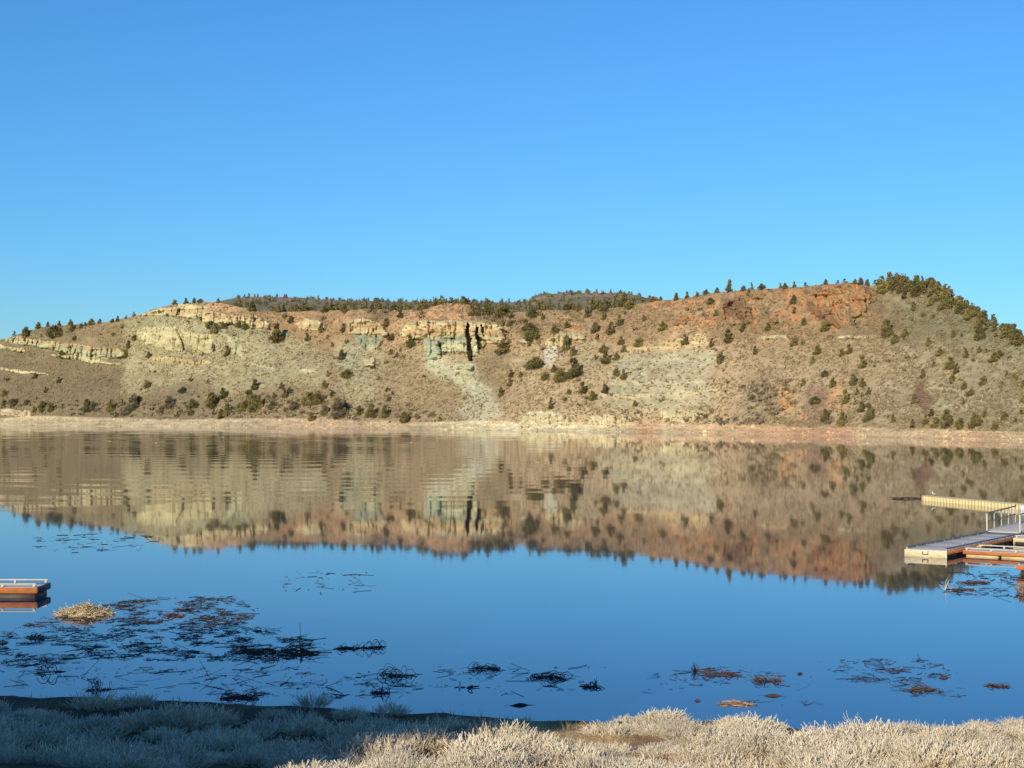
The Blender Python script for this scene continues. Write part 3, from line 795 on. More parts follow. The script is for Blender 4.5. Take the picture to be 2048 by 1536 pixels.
T4 = [(155,215,46),(195,210,46),(260,205,46),(350,200,36),(510,185,46),(600,180,32),(655,175,36),(735,180,46),(780,190,66),(830,190,62),(890,190,42),(920,190,52),(1000,215,140),(1040,185,92),(1085,200,92),(1130,190,62),(1220,200,86),
 (1260,190,72),(1300,190,62),(1340,220,92),(1375,240,102),(950,250,92),(1085,255,72),(1140,240,72),(1210,280,92),(1270,260,82),(1380,310,92),(1420,300,92),(1460,300,82),(1530,340,72),(1490,350,72),(1410,390,82),(1330,350,72),(1560,360,82),
 (1600,370,62),(1540,410,72),(1650,440,92),(1610,460,72),(1690,430,82),(1725,480,112),(1690,525,72),(1700,620,122),(1820,510,72),(1880,530,72),(1925,560,82),(1905,605,62),(1950,580,62),(2000,650,112),(1120,300,62),(1190,390,62),(1270,440,42),
 (1340,450,46),(985,600,132),(960,550,72),(1050,640,72),(1125,600,72),(1305,665,62),(1395,740,62),(1590,765,72),(1505,595,52),(1560,600,36),(1655,790,36),(1820,785,82),(1850,750,72),(1700,720,46),(1755,720,36),(1930,770,36),(1345,825,46),
 (1475,850,92),(1520,880,72),(1485,950,66),(1255,915,66),(790,835,92),(885,835,32),(685,730,72),(630,745,52),(445,730,76),(410,800,52),(325,660,42),(260,660,62),(265,415,46),(340,505,52),(510,545,76),(60,545,52),(260,330,62),(500,905,62),
 (560,985,72),(720,970,82),(790,985,66),(335,970,52),(425,1110,72),(750,1050,52),(840,1050,56),(790,1060,36),(660,1110,102),(735,1125,52),(785,1175,76),(845,1245,122),(635,1285,102),(500,1255,95),(1030,1260,52),(990,1225,32),(1195,1110,66),
 (1180,1300,62),(1280,1280,72),(1360,1290,82),(1445,1300,132),(1545,1305,82),(1670,1295,112),(1820,1310,62),(1900,1240,62),(1740,1215,56),(1570,1125,52),(1635,1050,66),(1580,1000,62),(1730,965,66),(1875,985,46),(1910,900,42),(1975,935,62),
 (2035,990,56),(2035,1100,56),(2025,1200,42),(1980,1270,42),(1325,1215,52)]
trees = []
for T, C, sc in ((T1, C1, .2539), (T2, C2, .2539), (T3, C3, .2637), (T4, C4, .2578)):
    for (x, y, h_) in T:
        (px, py), = C([(x, y)])
        trees.append((px, py, h_ * sc * 1.12))
trees.sort(key=lambda q: -q[2])
small_trees = trees[300:]
trees = trees[:300]

ORD = ('first second third fourth fifth sixth seventh eighth ninth tenth eleventh twelfth thirteenth fourteenth fifteenth sixteenth seventeenth eighteenth nineteenth twentieth '
       'twenty-first twenty-second twenty-third twenty-fourth twenty-fifth twenty-sixth twenty-seventh twenty-eighth twenty-ninth thirtieth thirty-first thirty-second').split()
def zone(px, py, tt_):
    if tt_ > .955:
        for lim, ph in ((290, 'on the low left skyline ridge'), (500, 'on the crest above the left pale cliff'), (840, 'on the crest left of the main green cliff'), (1060, 'on the crest above the main green cliff'),
                        (1310, 'on the crest below the red butte'), (1560, 'on the rising skyline left of the orange cliff'), (1750, 'on the skyline above the orange cliff'), (1880, 'crowning the highest summit'), (9999, 'on the skyline falling to the right')):
            if px < lim: return ph
    where = 'high up' if tt_ > .60 else 'halfway up' if tt_ > .27 else 'low down'
    for lim, ph in ((250, 'at the far left edge of the hill'), (430, 'beneath the left pale cliff'), (600, 'right of the left pale cliff'), (760, 'below the small yellow buttress'), (940, 'below the main green cliff'),
                    (1090, 'right of the dark cleft'), (1260, 'left of the pale ash slope'), (1440, 'on the pale ash slope'), (1640, 'left of the orange cliff'), (1790, 'below the orange cliff'),
                    (1930, 'below the wooded summit'), (9999, 'near the right edge of the hill')):
        if px < lim: return where + ' ' + ph
zt = {}
for i, (px, py, hp) in enumerate(trees):
    P0, tt_ = hill_at(px, py)
    zt.setdefault(zone(px, py, tt_), []).append((px, py, hp, P0))
for ph, lst in zt.items():
    lst.sort(key=lambda q: q[0])
    for k, (px, py, hp, P0) in enumerate(lst):
        hm = hp * P0[1] / FPX
        v = rng.integers(0, 8)
        if py > 780 and px < 700 and rng.random() < .35: v = rng.integers(8, 10)
        if hp > 27 and py < 600 and 1420 < px < 1500: v = 2
        n = len(lst)
        if n == 1: lab = 'lone juniper ' + ph
        elif n == 2: lab = ('left' if k == 0 else 'right') + ' one of two junipers ' + ph
        else: lab = ORD[k] + ' juniper from left of those ' + ph
        o = thing('juniper_tree', lab, 'tree', P0 - np.array([0, 0, .07 * hm]), rng.random() * 6.28, 'junipers on the far hillside')
        if py > 775 and px < 800: hm *= .86
        if 'skyline' in ph or 'crest' in ph or 'highest' in ph: hm *= .84
        w = hm * (.80 + .34 * rng.random())
        o.scale = (w, w, hm * 1.05)
        link('trunk', VARS[v][1], o)
        link('crown', VARS[v][0], o)

# smaller junipers and the woods on the plateau, too many to tell apart
def crowd(name, pts, hts, label, tones):
    Vs, Fs, Cs, n0 = [], [], [], 0
    base = [crown_points(70, s_, q) for s_, q in (('cone', 1.), ('oval', 2.), ('wide', 3.), ('cone', 4.2))]
    for p_, h_ in zip(pts, hts):
        Pq, Dq = base[rng.integers(0, 4)]
        th = rng.random() * 6.28
        R_ = np.array([[math.cos(th), -math.sin(th), 0], [math.sin(th), math.cos(th), 0], [0, 0, 1]])
        g = rng.random((len(Pq), 1))
        V1, F1, C_ = tufts((Pq @ R_.T) * h_ + p_, Dq @ R_.T, np.full(len(Pq), .19 * h_), (lin(tones[0]) * (1 - g) + lin(tones[1]) * g) * (.8 + .4 * rng.random()))
        Vs.append(V1); Fs.append(F1 + n0); Cs.append(C_); n0 += len(V1)
    o = link(name, mesh_data(name, np.vstack(Vs), np.vstack(Fs), M_LEAF, np.vstack(Cs)))
    return tag(o, label, 'trees', kind='stuff')
pts, hts = [], []
for px, py, hp in small_trees:
    P0, _ = hill_at(px, py)
    pts.append(P0); hts.append(hp * P0[1] / FPX)
for _ in range(60):                        # thicket along the plateau edge
    px = rng.uniform(480, 1310); P0, _ = hill_at(px, 0)
    pts.append(P0 + [0, rng.uniform(0, 8), 0]); hts.append(rng.uniform(2, 4.5))
for _ in range(90):                       # extra ragged trees up the right shoulder
    px = rng.uniform(1745, 2040); k = rng.random() ** 2 * 26
    P0, _ = hill_at(px, np.interp(px, cx(CREST), cy(CREST)) + k)
    pts.append(P0); hts.append(rng.uniform(.9, 3.2))
crowd('young_junipers', pts, hts, 'scattered young junipers and thicket along the hill crest', GREEN)
pts, hts = [], []
for _ in range(560):
    i = rng.integers(70, len(Uf) - 80)
    rr = rng.random()
    j = NRF - 1 if rr < .28 else int(rng.random() * (NRF - 2))
    pts.append(np.array([Xf[i, j], Df[i, j] + rng.uniform(0, 4), Zf[i, j] - .2])); hts.append(rng.uniform(1.4, 3.4) if j < NRF - 1 else rng.uniform(.9, 2.8))
crowd('plateau_woods', pts, hts, 'dark juniper woods covering the plateau behind the crest', ((80, 80, 58), (132, 126, 90)))

# ------------------------------------------------------------------ sagebrush, grass humps and stones on the hill
gw = (YY[:, :-1] - YY[:, 1:])
vis = np.where((U > -300) & (U < 2350))[0]
def scatter(n, dens, jmax=NR - 1):
    """n surface points, uniform over the photo, kept by dens(column index, row index)"""
    px = rng.uniform(-250, 2300, n)
    k = np.clip(np.searchsorted(U, px), 1, len(U) - 1)
    hgt = (ys[k] - yc[k]) / 310.0
    j = (rng.random(n) * jmax).astype(int)
    keep = rng.random(n) < dens(k, j) * np.clip(hgt, 0, 1)
    k, j = k[keep], j[keep]
    f = rng.random(len(k))[:, None]
    j2 = np.minimum(j + 1, NR - 1)
    P_ = np.stack([XW[k, j], D[k, j], ZW[k, j]], 1) * (1 - f) + np.stack([XW[k, j2], D[k, j2], ZW[k, j2]], 1) * f
    return P_, k, j
patchy = np.clip(.62 + .9 * fbm(UU / 45, YY / 30, 91, 3), .08, 1)
ash = blur(np.clip((COLR[..., 1] - .26) * 5, 0, 1), 2, 0)
scree = np.maximum(mask(C3([(890, 700), (1250, 690), (1595, 660), (1600, 1100), (1250, 1140), (820, 1140), (860, 950)]), 3), mask(CF([(500, 900), (760, 900), (1130, 960), (1280, 1080), (1400, 1330), (1100, 1400), (900, 1230), (600, 1200), (520, 1020)]), 3))
dn = np.clip((1 - .55 * scree) * patchy * (1 - .92 * CL) * (1 - BE) * (1 - .45 * ash), 0, 1)
P_, k, j = scatter(70000, lambda k, j: dn[k, j])
R_ = rng.uniform(.15, .46, len(P_)) * (1 + .5 * (rng.random(len(P_)) < .12))
g = rng.random((len(P_), 1))
cs = (lin((112, 99, 70)) * (1 - g) + lin((160, 143, 104)) * g) * .72 + COLR[k, j] * .16
Vb, Fb, Cb = blobs(P_ + np.array([0, 0, .12]), R_, .75, cs * .95)
o = link('sagebrush', mesh_data('sagebrush', Vb, Fb, M_SHRUB, Cb)); tag(o, 'low sagebrush and bunchgrass dotting the far hillside', 'shrubs', kind='stuff')
# denser grey brush near the beach and in the photo's dark patches
thick = np.zeros_like(UU)
for p in (C1([(0, 1080), (600, 1100), (1200, 1120), (2048, 1060), (2048, 1240), (1400, 1240), (700, 1230), (0, 1170)]), C2([(0, 1060), (900, 1120), (1420, 1170), (1500, 1280), (900, 1250), (0, 1240)]),
          C3([(1340, 1190), (1560, 1150), (1800, 1180), (2048, 1170), (2048, 1250), (1700, 1250), (1340, 1240)]), C4([(-100, 930), (140, 920), (130, 1080), (200, 1200), (190, 1280), (-100, 1270)]),
          C4([(200, 900), (290, 980), (310, 1130), (260, 1150), (180, 1000)]), C2([(910, 390), (1050, 400), (1100, 520), (1000, 500)]), CF([(1200, 300), (1700, 250), (2000, 400), (1700, 480), (1320, 400)]),
          C4([(430, 1150), (560, 1180), (560, 1280), (420, 1280)])):
    thick = np.maximum(thick, mask(p, 2))
P_, k, j = scatter(15000, lambda k, j: thick[k, j] * .55 + .02 * patchy[k, j] * (1 - CL[k, j]) * (1 - BE[k, j]) + rub[k, j] * .12)
R_ = rng.uniform(.5, 1.15, len(P_))
nt_ = 12
g = rng.random((len(P_), 1))
cs = lin((106, 95, 74)) * (1 - g) + lin((148, 131, 102)) * g
PP = np.repeat(P_, nt_, 0) + rng.normal(size=(len(P_) * nt_, 3)) * np.repeat(R_, nt_)[:, None] * np.array([.5, .5, .12])
DD = rng.normal(size=PP.shape) * .6 + np.array([0, -.1, 1.0])
Vb, Fb, Cb = tufts(PP, DD, np.repeat(R_, nt_) * .9, np.repeat(cs, nt_, 0) * (1 + .2 * rng.normal(size=(len(PP), 1))).clip(.6, 1.5))
o = link('grey_brush', mesh_data('grey_brush', Vb, Fb, M_SHRUB, Cb)); tag(o, 'tangled grey brush along the foot of the far hillside', 'shrubs', kind='stuff')
# stones: beach gravel and pale blocks fallen on the slope
Pa, ka, ja = scatter(15000, lambda k, j: .03 + .05 * CL[k, j])
Pb, kb, jb = scatter(15000, lambda k, j: BE[k, j] * np.clip(.5 + 1.2 * fbm(U[k] / 25, 0. * k, 94, 3), .15, 1), 26)
P_, k, j = np.vstack([Pa, Pb]), np.concatenate([ka, kb]), np.concatenate([ja, jb])
R_ = rng.uniform(.10, .32, len(P_)) * (1 + 1.8 * (rng.random(len(P_)) < .05))
cs = (COLR[k, j] * .8 + lin((214, 200, 168)) * .18) * rng.uniform(.5, 1.2, (len(P_), 1))
Vb, Fb, Cb = blobs(P_, R_, .7, np.clip(cs, 0, .8), .3)
o = link('beach_stones', mesh_data('beach_stones', Vb, Fb, M_ROCK, Cb)); tag(o, 'pale stones strewn over the far beach and slope', 'stones', kind='stuff')

# ------------------------------------------------------------------ trees on the near bank that shade its left part (outside the photo)
M_SHADE = M_LEAF
big_v = crown_mesh('crown', 'oval', 16000, .075, GREEN, 2.2)
big_c = crown_mesh('crown', 'cone', 14000, .07, GREEN, 5.1)
big_t = trunk_mesh('trunk', .4)
for lab, x, y, top, w, me in (('right edge', -18.5, 10, 19.4, 6.4, big_v), ('second', -21.8, 8, 20, 8, big_v), ('third', -26, 10, 22.5, 9, big_v), ('fourth', -31, 9, 24, 9, big_v), ('fifth', -36.5, 10, 23, 9, big_v),
                              ('back right', -20, 4, 15.5, 8, big_v), ('back middle', -27, 3, 16, 9, big_v), ('back left', -35, 4, 18, 9, big_v), ('far left', -42, 8, 22, 9, big_v), ('rear right', -23.5, 12, 15.5, 7, big_v), ('rear left', -30, 13, 17.5, 8, big_v)):
    z0 = bz(x, y)
    o = thing('bank_tree', 'tall dense tree on the near bank left of the viewpoint, %s of the row' % lab, 'tree', (x, y, z0 - .3), x, 'shade trees on the near bank')
    o.scale = (w * 1.5, w * 1.5, top - z0 + .3)
    link('trunk', big_t, o); link('crown', me, o)
x, y = -14.9, 10.0
z0 = bz(x, y)
o = thing('bank_tree', 'slender tree with bare lower trunk on the near bank, closest to the viewpoint', 'tree', (x, y, z0 - .3), .7, 'shade trees on the near bank')
hh = 17.2 - z0
t_ = link('trunk', big_t, o); t_.scale = (4.5, 4.5, hh)
c_ = link('crown', big_v, o); c_.location = (0, 0, hh * .52); c_.scale = (3.9, 3.9, hh * .50)

# ------------------------------------------------------------------ docks
M_DECK = mat_plain('grey_composite_decking', (208, 198, 190), .8, .12, 2.5, .002, stretch=(1, 1, 1))
M_ORANGE = mat_plain('stained_orange_timber', (198, 122, 64), .65, .26, 2.0, .004, stretch=(1, 1, 6))
M_PALE = mat_plain('weathered_pale_plank', (224, 206, 164), .75, .24, 3.0, .004, stretch=(1, 1, 5))
M_FLOAT = mat_plain('dark_plastic_float', (70, 56, 46), .6, .3, 2.0)
M_FLOATP = mat_plain('cream_float', (206, 184, 132), .6, .2, 2.0)
M_PIPE = mat_plain('galvanised_pipe', (196, 198, 198), .45, .1, 6.0, metal=.35)
M_GREYRAIL = mat_plain('grey_rail_pipe', (122, 128, 132), .5, .1, 5.0, metal=.2)
M_WHITERAIL = mat_plain('cream_rail_pipe', (208, 200, 180), .5, .08, 5.0)
M_STEEL_ENDSHADE = mat_plain('bracket_steel_and_end_shade', (74, 66, 60), .6, .2, 6.0, metal=.3)
M_YEL = mat_plain('corrugated_breakwater_panel', (232, 208, 148), .65, .10, 1.5, stretch=(1, 1, .4))
M_ROPE = mat_plain('yellow_rope', (226, 196, 84), .8, .15, 20)
M_WHITE = mat_plain('white_plastic', (232, 230, 224), .5, .05, 3)
M_GULLG = mat_plain('grey_wing_feathers', (150, 154, 160), .8, .1, 8)
M_BEAK = mat_plain('yellow_beak', (220, 170, 60), .6, .1, 8)

def dock(name, label, corner, axis, width, length, zdeck, side_mat, end_mat, rail_mat, rail_gap, posts, fascia_h, float_mat, float_inset=.12, rail_r=.045):
    """floating dock: corner = near-left deck corner, axis = the way it runs; local x along axis, local y to its left"""
    ang = math.atan2(axis[1], axis[0])
    o = thing(name, label, 'dock', (corner[0], corner[1], 0), ang, 'floating docks')
    W, Lh = width, length
    m = MB()
    nb = max(3, int(length / 2.4))
    for k in range(nb):                                     # deck laid in panels with fine gaps
        x0, x1 = k * Lh / nb + .004, (k + 1) * Lh / nb - .004
        m2 = MB(); m2.box(((x0 + x1) / 2, -W / 2, zdeck - .025), (x1 - x0, W - .10, .05), bev=.006)
        m2.build('deck_panel', M_DECK, o)
    for sy in (0, -W):
        m2 = MB(); yy = sy + (-.025 if sy == 0 else .025)
        m2.box((Lh / 2, yy, zdeck - fascia_h / 2 - .012), (Lh, .05, fascia_h), bev=.008); m2.build('side_board', side_mat, o)
    eh = zdeck + .05 if end_mat is M_PALE else fascia_h
    m2 = MB(); m2.box((-.027, -W / 2, zdeck - eh / 2 - .006), (.05, W + .02, eh), bev=.008); e_ = m2.build('end_board', end_mat, o)
    if end_mat is M_PALE:
        m2 = MB()
        for yy in (-W / 2 - .14, -W / 2 + .14): m2.box((-.075, yy, zdeck - .15), (.04, .03, .16))
        m2.box((-.075, -W / 2, zdeck - .22), (.04, .25, .03)); m2.build('bracket', M_STEEL_ENDSHADE, e_)
    nf = max(2, int(length / 1.8))
    for k in range(nf):
        x0, x1 = k * Lh / nf + .08, (k + 1) * Lh / nf - .08
        m2 = MB(); m2.box(((x0 + x1) / 2, -W / 2, (zdeck - fascia_h - .02 - .35) / 2), (x1 - x0, W - 2 * float_inset, zdeck - fascia_h - .02 + .35), bev=.04); m2.build('float', float_mat, o)
    for sy in (-.07, -W + .07):                            # rails along both edges on short blocks
        m2 = MB(); zr = zdeck + rail_gap
        m2.tube([(.05, sy, zr), (Lh * .33, sy, zr), (Lh * .66, sy, zr), (Lh, sy, zr)], rail_r, 8)
        r_ = m2.build('edge_rail', rail_mat, o, smooth=True)
        for k in range(posts + 1):
            m2 = MB(); x = .12 + k * (Lh - .24) / posts
            m2.box((x, sy, zdeck + (rail_gap - .03) / 2), (.10, .09, rail_gap - .03 + .01), bev=.01); m2.build('rail_block', M_WHITERAIL, r_)
    return o

AX = np.array([.573, .819])                      # the way the main walkway runs
PR = np.array([.819, -.573])                     # across it, toward the right
A0 = ground_pt(1810, 1097.5, .36)[:2]
dock('walkway_dock', 'grey decked floating walkway with pale plank end below the breakwater', A0, AX, 2.2, 19.0, .36, M_ORANGE, M_PALE, M_GREYRAIL, .10, 14, .20, M_FLOAT)
m2 = MB()                                          # the end plank reaches the water
F1 = ground_pt(1928, 1100.7, .30)[:2]
dock('finger_dock', 'orange sided finger dock with cream rails beside the grey walkway', F1 + AX * 2.2, PR, 2.2, 9.0, .30, M_ORANGE, M_ORANGE, M_WHITERAIL, .12, 7, .17, M_FLOATP, .06, .034)
F2 = A0 + PR * 2.3 + AX * 12.4
dock('finger_dock', 'pale sided finger dock behind the orange one at right edge', F2, PR, 2.0, 9.0, .34, M_PALE, M_PALE, M_WHITERAIL, .12, 6, .22, M_FLOAT, .12, .034)
N0 = ground_pt(2034, 1130, .42)[:2]
dock('walkway_dock', 'nearest orange ended dock corner at the right edge', N0, AX, 2.2, 4.2, .42, M_ORANGE, M_ORANGE, M_GREYRAIL, .09, 3, .22, M_FLOAT)
LD = ground_pt(73.6, 1174.6, .42)[:2]
o = dock('finger_dock', 'lone orange sided dock with cream rails at left edge', LD + np.array([0, 0]), np.array([-1.0, 0.0]), 1.75, 9.0, .42, M_ORANGE, M_STEEL_ENDSHADE, M_WHITERAIL, .12, 7, .24, M_FLOAT, .05, .032)  # end board coloured dark: paints in shade on the end turned from the sun
o.location = (LD[0], LD[1], 0)

# gangway with handrails
gl = ground_pt(1974, 1063.2, .45)[:2]
g = thing('gangway', 'aluminium gangway with tall handrails on the grey walkway', 'gangway', (gl[0], gl[1], .37), math.atan2(AX[1], AX[0]))
g.rotation_euler = (0, -.03, math.atan2(AX[1], AX[0]))
m2 = MB(); m2.box((4.6, -.95, .09), (9.2, 1.8, .04), bev=.005); m2.build('deck', M_DECK, g)
m2 = MB(); m2.box((-.30, -.95, .045), (.6, 1.7, .012), up=(.10, 0, 1)); m2.build('transition_plate', M_GREYRAIL, g)
for sy in (0, -1.9):
    m2 = MB(); m2.box((4.6, sy, .09), (9.2, .06, .16), bev=.01); m2.build('side_beam', M_PIPE, g)
m2 = MB(); m2.box((-.005, -.95, .075), (.05, 1.84, .045), bev=.01); m2.build('end_beam', M_WHITERAIL, g)
for sy, ln in ((0.0, 5.2), (-1.9, 9.1)):
    n = int(round(ln / 1.3))
    for k in range(n + 1):
        m2 = MB(); m2.tube([(k * 1.3, sy, .14), (k * 1.3, sy, .6), (k * 1.3, sy, 1.12)], .042 if k else .055, 8); m2.build('post', M_PIPE if k else M_WHITERAIL, g, True)
    m2 = MB(); m2.tube([(0, sy, 1.14), (ln * .5, sy, 1.14), (ln, sy, 1.14), (ln + .08, sy, 1.19)], .045, 8); m2.build('handrail', M_GREYRAIL, g, True)
    m2 = MB(); m2.tube([(0, sy, .66), (ln * .5, sy, .66), (ln, sy, .66)], .03, 8); m2.build('middle_rail', M_GREYRAIL, g, True)

# corrugated breakwater
b0, b1 = ground_pt(1844, 1000.5)[:2], ground_pt(2048, 1020)[:2]
bd = (b1 - b0) / np.linalg.norm(b1 - b0)
LB = 30.0
o = thing('breakwater', 'long cream corrugated floating breakwater reaching in from the right edge', 'breakwater', (b0[0], b0[1], 0), math.atan2(bd[1], bd[0]))
pr, x = [], 0.0
while x < LB:
    pr += [(x, 0), (x + .20, 0), (x + .24, .07), (x + .38, .07)]
    x += .42
pr = np.array(pr)
for sy in (-1, 1):
    yb = -.0 if sy < 0 else 1.0
    V1 = np.concatenate([np.stack([pr[:, 0], yb - sy * (-pr[:, 1]) * 1.0, np.full(len(pr), z)], 1) for z in (-.4, .36)])
    n = len(pr); i = np.arange(n - 1)
    link('panel', mesh_data('panel', V1, np.stack([i, i + 1, i + n + 1, i + n], 1), M_YEL), o)
m2 = MB(); m2.box((LB / 2, .5, .385), (LB, 1.10, .05), bev=.012); m2.build('top_cap', M_YEL, o)
m2 = MB(); m2.box((-.02, .5, 0), (.05, 1.02, .76), bev=.01); m2.build('end_cap', M_YEL, o)
m2 = MB(); wp = b0 + bd * 13.75 + np.array([-bd[1], bd[0]]) * -.35
m2 = MB(); m2.box((0, 0, .14), (.4, .3, .36), bev=.05); m2.box((0, 0, .34), (.24, .2, .06), bev=.02)
q = m2.build('mooring_float', M_WHITE, None, loc=(wp[0], wp[1], 0)); tag(q, 'white box float against the breakwater at right edge', 'float')

# gull
gp = b0 + bd * 1.15 + np.array([-bd[1], bd[0]]) * .35
o = thing('gull', 'small white gull standing on the left end of the breakwater', 'bird', (gp[0], gp[1], .41), 2.2)
def lathe(path, rad, name, mat, parent, sides=10, flat=1.0):
    V1, F1 = tubes(np.array([path], float), np.array([rad], float), sides)
    return link(name, mesh_data(name, V1, F1, mat, smooth=True), parent)
lathe([(-.20, 0, .13), (-.17, 0, .14), (-.10, 0, .16), (0, 0, .18), (.08, 0, .20), (.12, 0, .24), (.14, 0, .28), (.155, 0, .305), (.18, 0, .30), (.20, 0, .295)], [.004, .02, .05, .068, .062, .045, .035, .036, .022, .002], 'body', M_WHITE, o)
for s_ in (-1, 1):
    lathe([(-.24, s_ * .02, .15), (-.12, s_ * .05, .18), (0, s_ * .06, .20), (.07, s_ * .045, .20)], [.004, .025, .035, .01], 'wing', M_GULLG, o, 6)
    m2 = MB(); m2.tube([(0, s_ * .025, .13), (.005, s_ * .025, .06), (.0, s_ * .025, 0)], .006, 5); m2.build('leg', M_BEAK, o)
lathe([(.195, 0, .298), (.22, 0, .293), (.245, 0, .285)], [.012, .009, .002], 'beak', M_BEAK, o, 6)

# rope looping between the two docks
rp = F1 + AX * 2.1
pt = [(-.9, .3, .42), (-.75, .1, .30), (-.55, -.1, .10), (-.35, -.2, .02), (-.12, -.15, .10), (.0, -.05, .32), (.3, .05, .40), (.7, .15, .42)]
m2 = MB()
m2.tube([(rp[0] + PR[0] * a_ + AX[0] * b_, rp[1] + PR[1] * a_ + AX[1] * b_, c_ + .02) for a_, b_, c_ in pt], .028, 6)
q = m2.build('mooring_rope', M_ROPE, None, True); tag(q, 'yellow mooring rope looped between grey walkway and orange finger dock', 'rope')

# ------------------------------------------------------------------ floating debris
def arcs(n, w, dpt, hgt, rad, pts=7, spread=1.0):
    """n arching stems over a w by dpt patch of water"""
    c = rng.uniform(-.5, .5, (n, 2)) * np.array([w, dpt]) * .75
    th = rng.normal(0, .5 * spread, n) + (rng.random(n) < .3) * rng.uniform(0, 3.1, n)
    L_ = w * rng.uniform(.10, .42, n)
    q = np.linspace(-.5, .5, pts)[None, :]
    H_ = hgt * rng.uniform(-.05, 1.0, n)[:, None] * (rng.random(n)[:, None] < .35)
    X_ = c[:, :1] + np.cos(th)[:, None] * q * L_[:, None] + np.cumsum(rng.normal(0, .022, (n, pts)), 1)
    Y_ = c[:, 1:] + np.sin(th)[:, None] * q * L_[:, None] + np.cumsum(rng.normal(0, .03, (n, pts)), 1)
    sk = rng.uniform(-.3, .3, n)[:, None]
    Z_ = H_ * (1 - ((q - sk * .5) * 2) ** 2).clip(0) + rng.uniform(-.01, .03, n)[:, None]
    P_ = np.stack([X_, Y_, Z_], -1)
    R_ = rad * rng.uniform(.6, 1.4, n)[:, None] * (1 - .5 * np.abs(q))
    return P_, np.repeat(R_, 1, 0)

BRN = ((42, 34, 28), (92, 70, 54))
def stem_col(n, k, sides, tone):
    g = rng.random((n, 1)); c = lin(tone[0]) * (1 - g) + lin(tone[1]) * g
    return np.repeat(c, k * sides, 0)

def clump(name, label, cat, px, py, wpx, hpx, n, rad=.008, tone=BRN, mat=None, group=None, deep=1.0, spread=1.0):
    P0 = ground_pt(px, py)
    sc = P0[1] / FPX
    w, h_ = wpx * sc, hpx * sc
    n = int(n * 1.0) + 6
    P_, R_ = arcs(n, w, w * .8 * deep, h_ * .85, rad, 7, spread)
    V1, F1 = tubes(P_, R_, 4)
    me = mesh_data(name, V1, F1, mat or M_REED, stem_col(n, 7, 4, tone))
    o = link(name, me, None, (P0[0], P0[1], 0))
    return tag(o, label, cat, group)
G_T = 'uprooted weed clumps floating off the bank'
clump('floating_tumbleweed', 'dark arching tumbleweed at the right end of the left debris raft', 'plant debris', 740, 1296, 75, 20, 36, group=G_T)
clump('floating_tumbleweed', 'black tangle floating just left of the arching tumbleweed', 'plant debris', 695, 1298, 52, 10, 40, group=G_T)
clump('floating_tumbleweed', 'round black weed ball below the arching tumbleweed, trailing stem right', 'plant debris', 795, 1352, 80, 30, 46, group=G_T)
clump('floating_tumbleweed', 'compact black root mass nearest the bank below the weed ball', 'plant debris', 762, 1386, 42, 18, 44, group=G_T)
clump('floating_tumbleweed', 'densest black mat in the middle of the left debris raft', 'plant debris', 590, 1306, 130, 9, 70, group=G_T)
clump('floating_tumbleweed', 'black mat with upright stub left of the densest mat', 'plant debris', 505, 1303, 100, 8, 60, group=G_T)
clump('floating_tumbleweed', 'dark twig tangle at the water edge above the shaded bank', 'plant debris', 480, 1396, 90, 20, 70, group=G_T)
clump('floating_tumbleweed', 'small dark weed patch left of the long low clump at centre', 'plant debris', 968, 1338, 62, 16, 55, group=G_T)
clump('floating_tumbleweed', 'long low dark weed clump right of centre', 'plant debris', 1100, 1356, 96, 14, 60, group=G_T)
clump('floating_tumbleweed', 'little dark clump with an upright sprig right of the long low clump', 'plant debris', 1183, 1374, 44, 12, 36, group=G_T)
clump('floating_tumbleweed', 'reddish brown weed clump with spiky root at its left end', 'plant debris', 1440, 1348, 90, 13, 60, tone=((46, 36, 30), (112, 88, 70)), group=G_T)
clump('floating_tumbleweed', 'brown root clump under a pale bent stem', 'plant debris', 1535, 1362, 66, 16, 56, tone=((46, 36, 30), (116, 92, 74)), group=G_T)
clump('floating_tumbleweed', 'pale bent reeds floating nearest the sunlit bank', 'plant debris', 1470, 1408, 72, 8, 26, .011, ((120, 88, 60), (216, 176, 128)), spread=.35, group=G_T)
clump('floating_tumbleweed', 'brown weed clump in the right debris drift', 'plant debris', 1845, 1380, 66, 11, 50, tone=((46, 36, 30), (112, 88, 70)), group=G_T)
clump('floating_tumbleweed', 'small brown weed clump near the right edge of the water', 'plant debris', 1995, 1372, 50, 6, 36, tone=((50, 40, 32), (112, 88, 70)), group=G_T)
clump('floating_tumbleweed', 'open hoop of dark twigs at far left above the bank', 'plant debris', 92, 1346, 78, 22, 22, .010, group=G_T)
clump('floating_tumbleweed', 'leafy dark branch standing at the water edge at left', 'plant debris', 198, 1380, 56, 30, 40, .008, group=G_T)
clump('floating_tumbleweed', 'thin dark hoop right of the compact root mass', 'plant debris', 930, 1376, 42, 16, 10, .012, group=G_T)
clump('floating_tumbleweed', 'brown weed drift floating off the right hand docks', 'plant debris', 1945, 1166, 70, 5, 40, .014, ((54, 42, 36), (108, 84, 72)), group=G_T)
clump('floating_tumbleweed', 'lower brown weed drift off the right hand docks', 'plant debris', 1925, 1180, 60, 4, 36, .014, ((54, 42, 36), (108, 84, 72)), group=G_T)
clump('floating_tumbleweed', 'reddish weed clump with pale sprig in the left debris raft', 'plant debris', 350, 1232, 46, 9, 40, .013, ((70, 48, 40), (140, 100, 84)), group=G_T)
clump('floating_tumbleweed', 'pale tangle at the left end of the left debris raft', 'plant debris', 72, 1276, 40, 12, 60, .010, ((90, 70, 62), (176, 150, 130)), group=G_T)

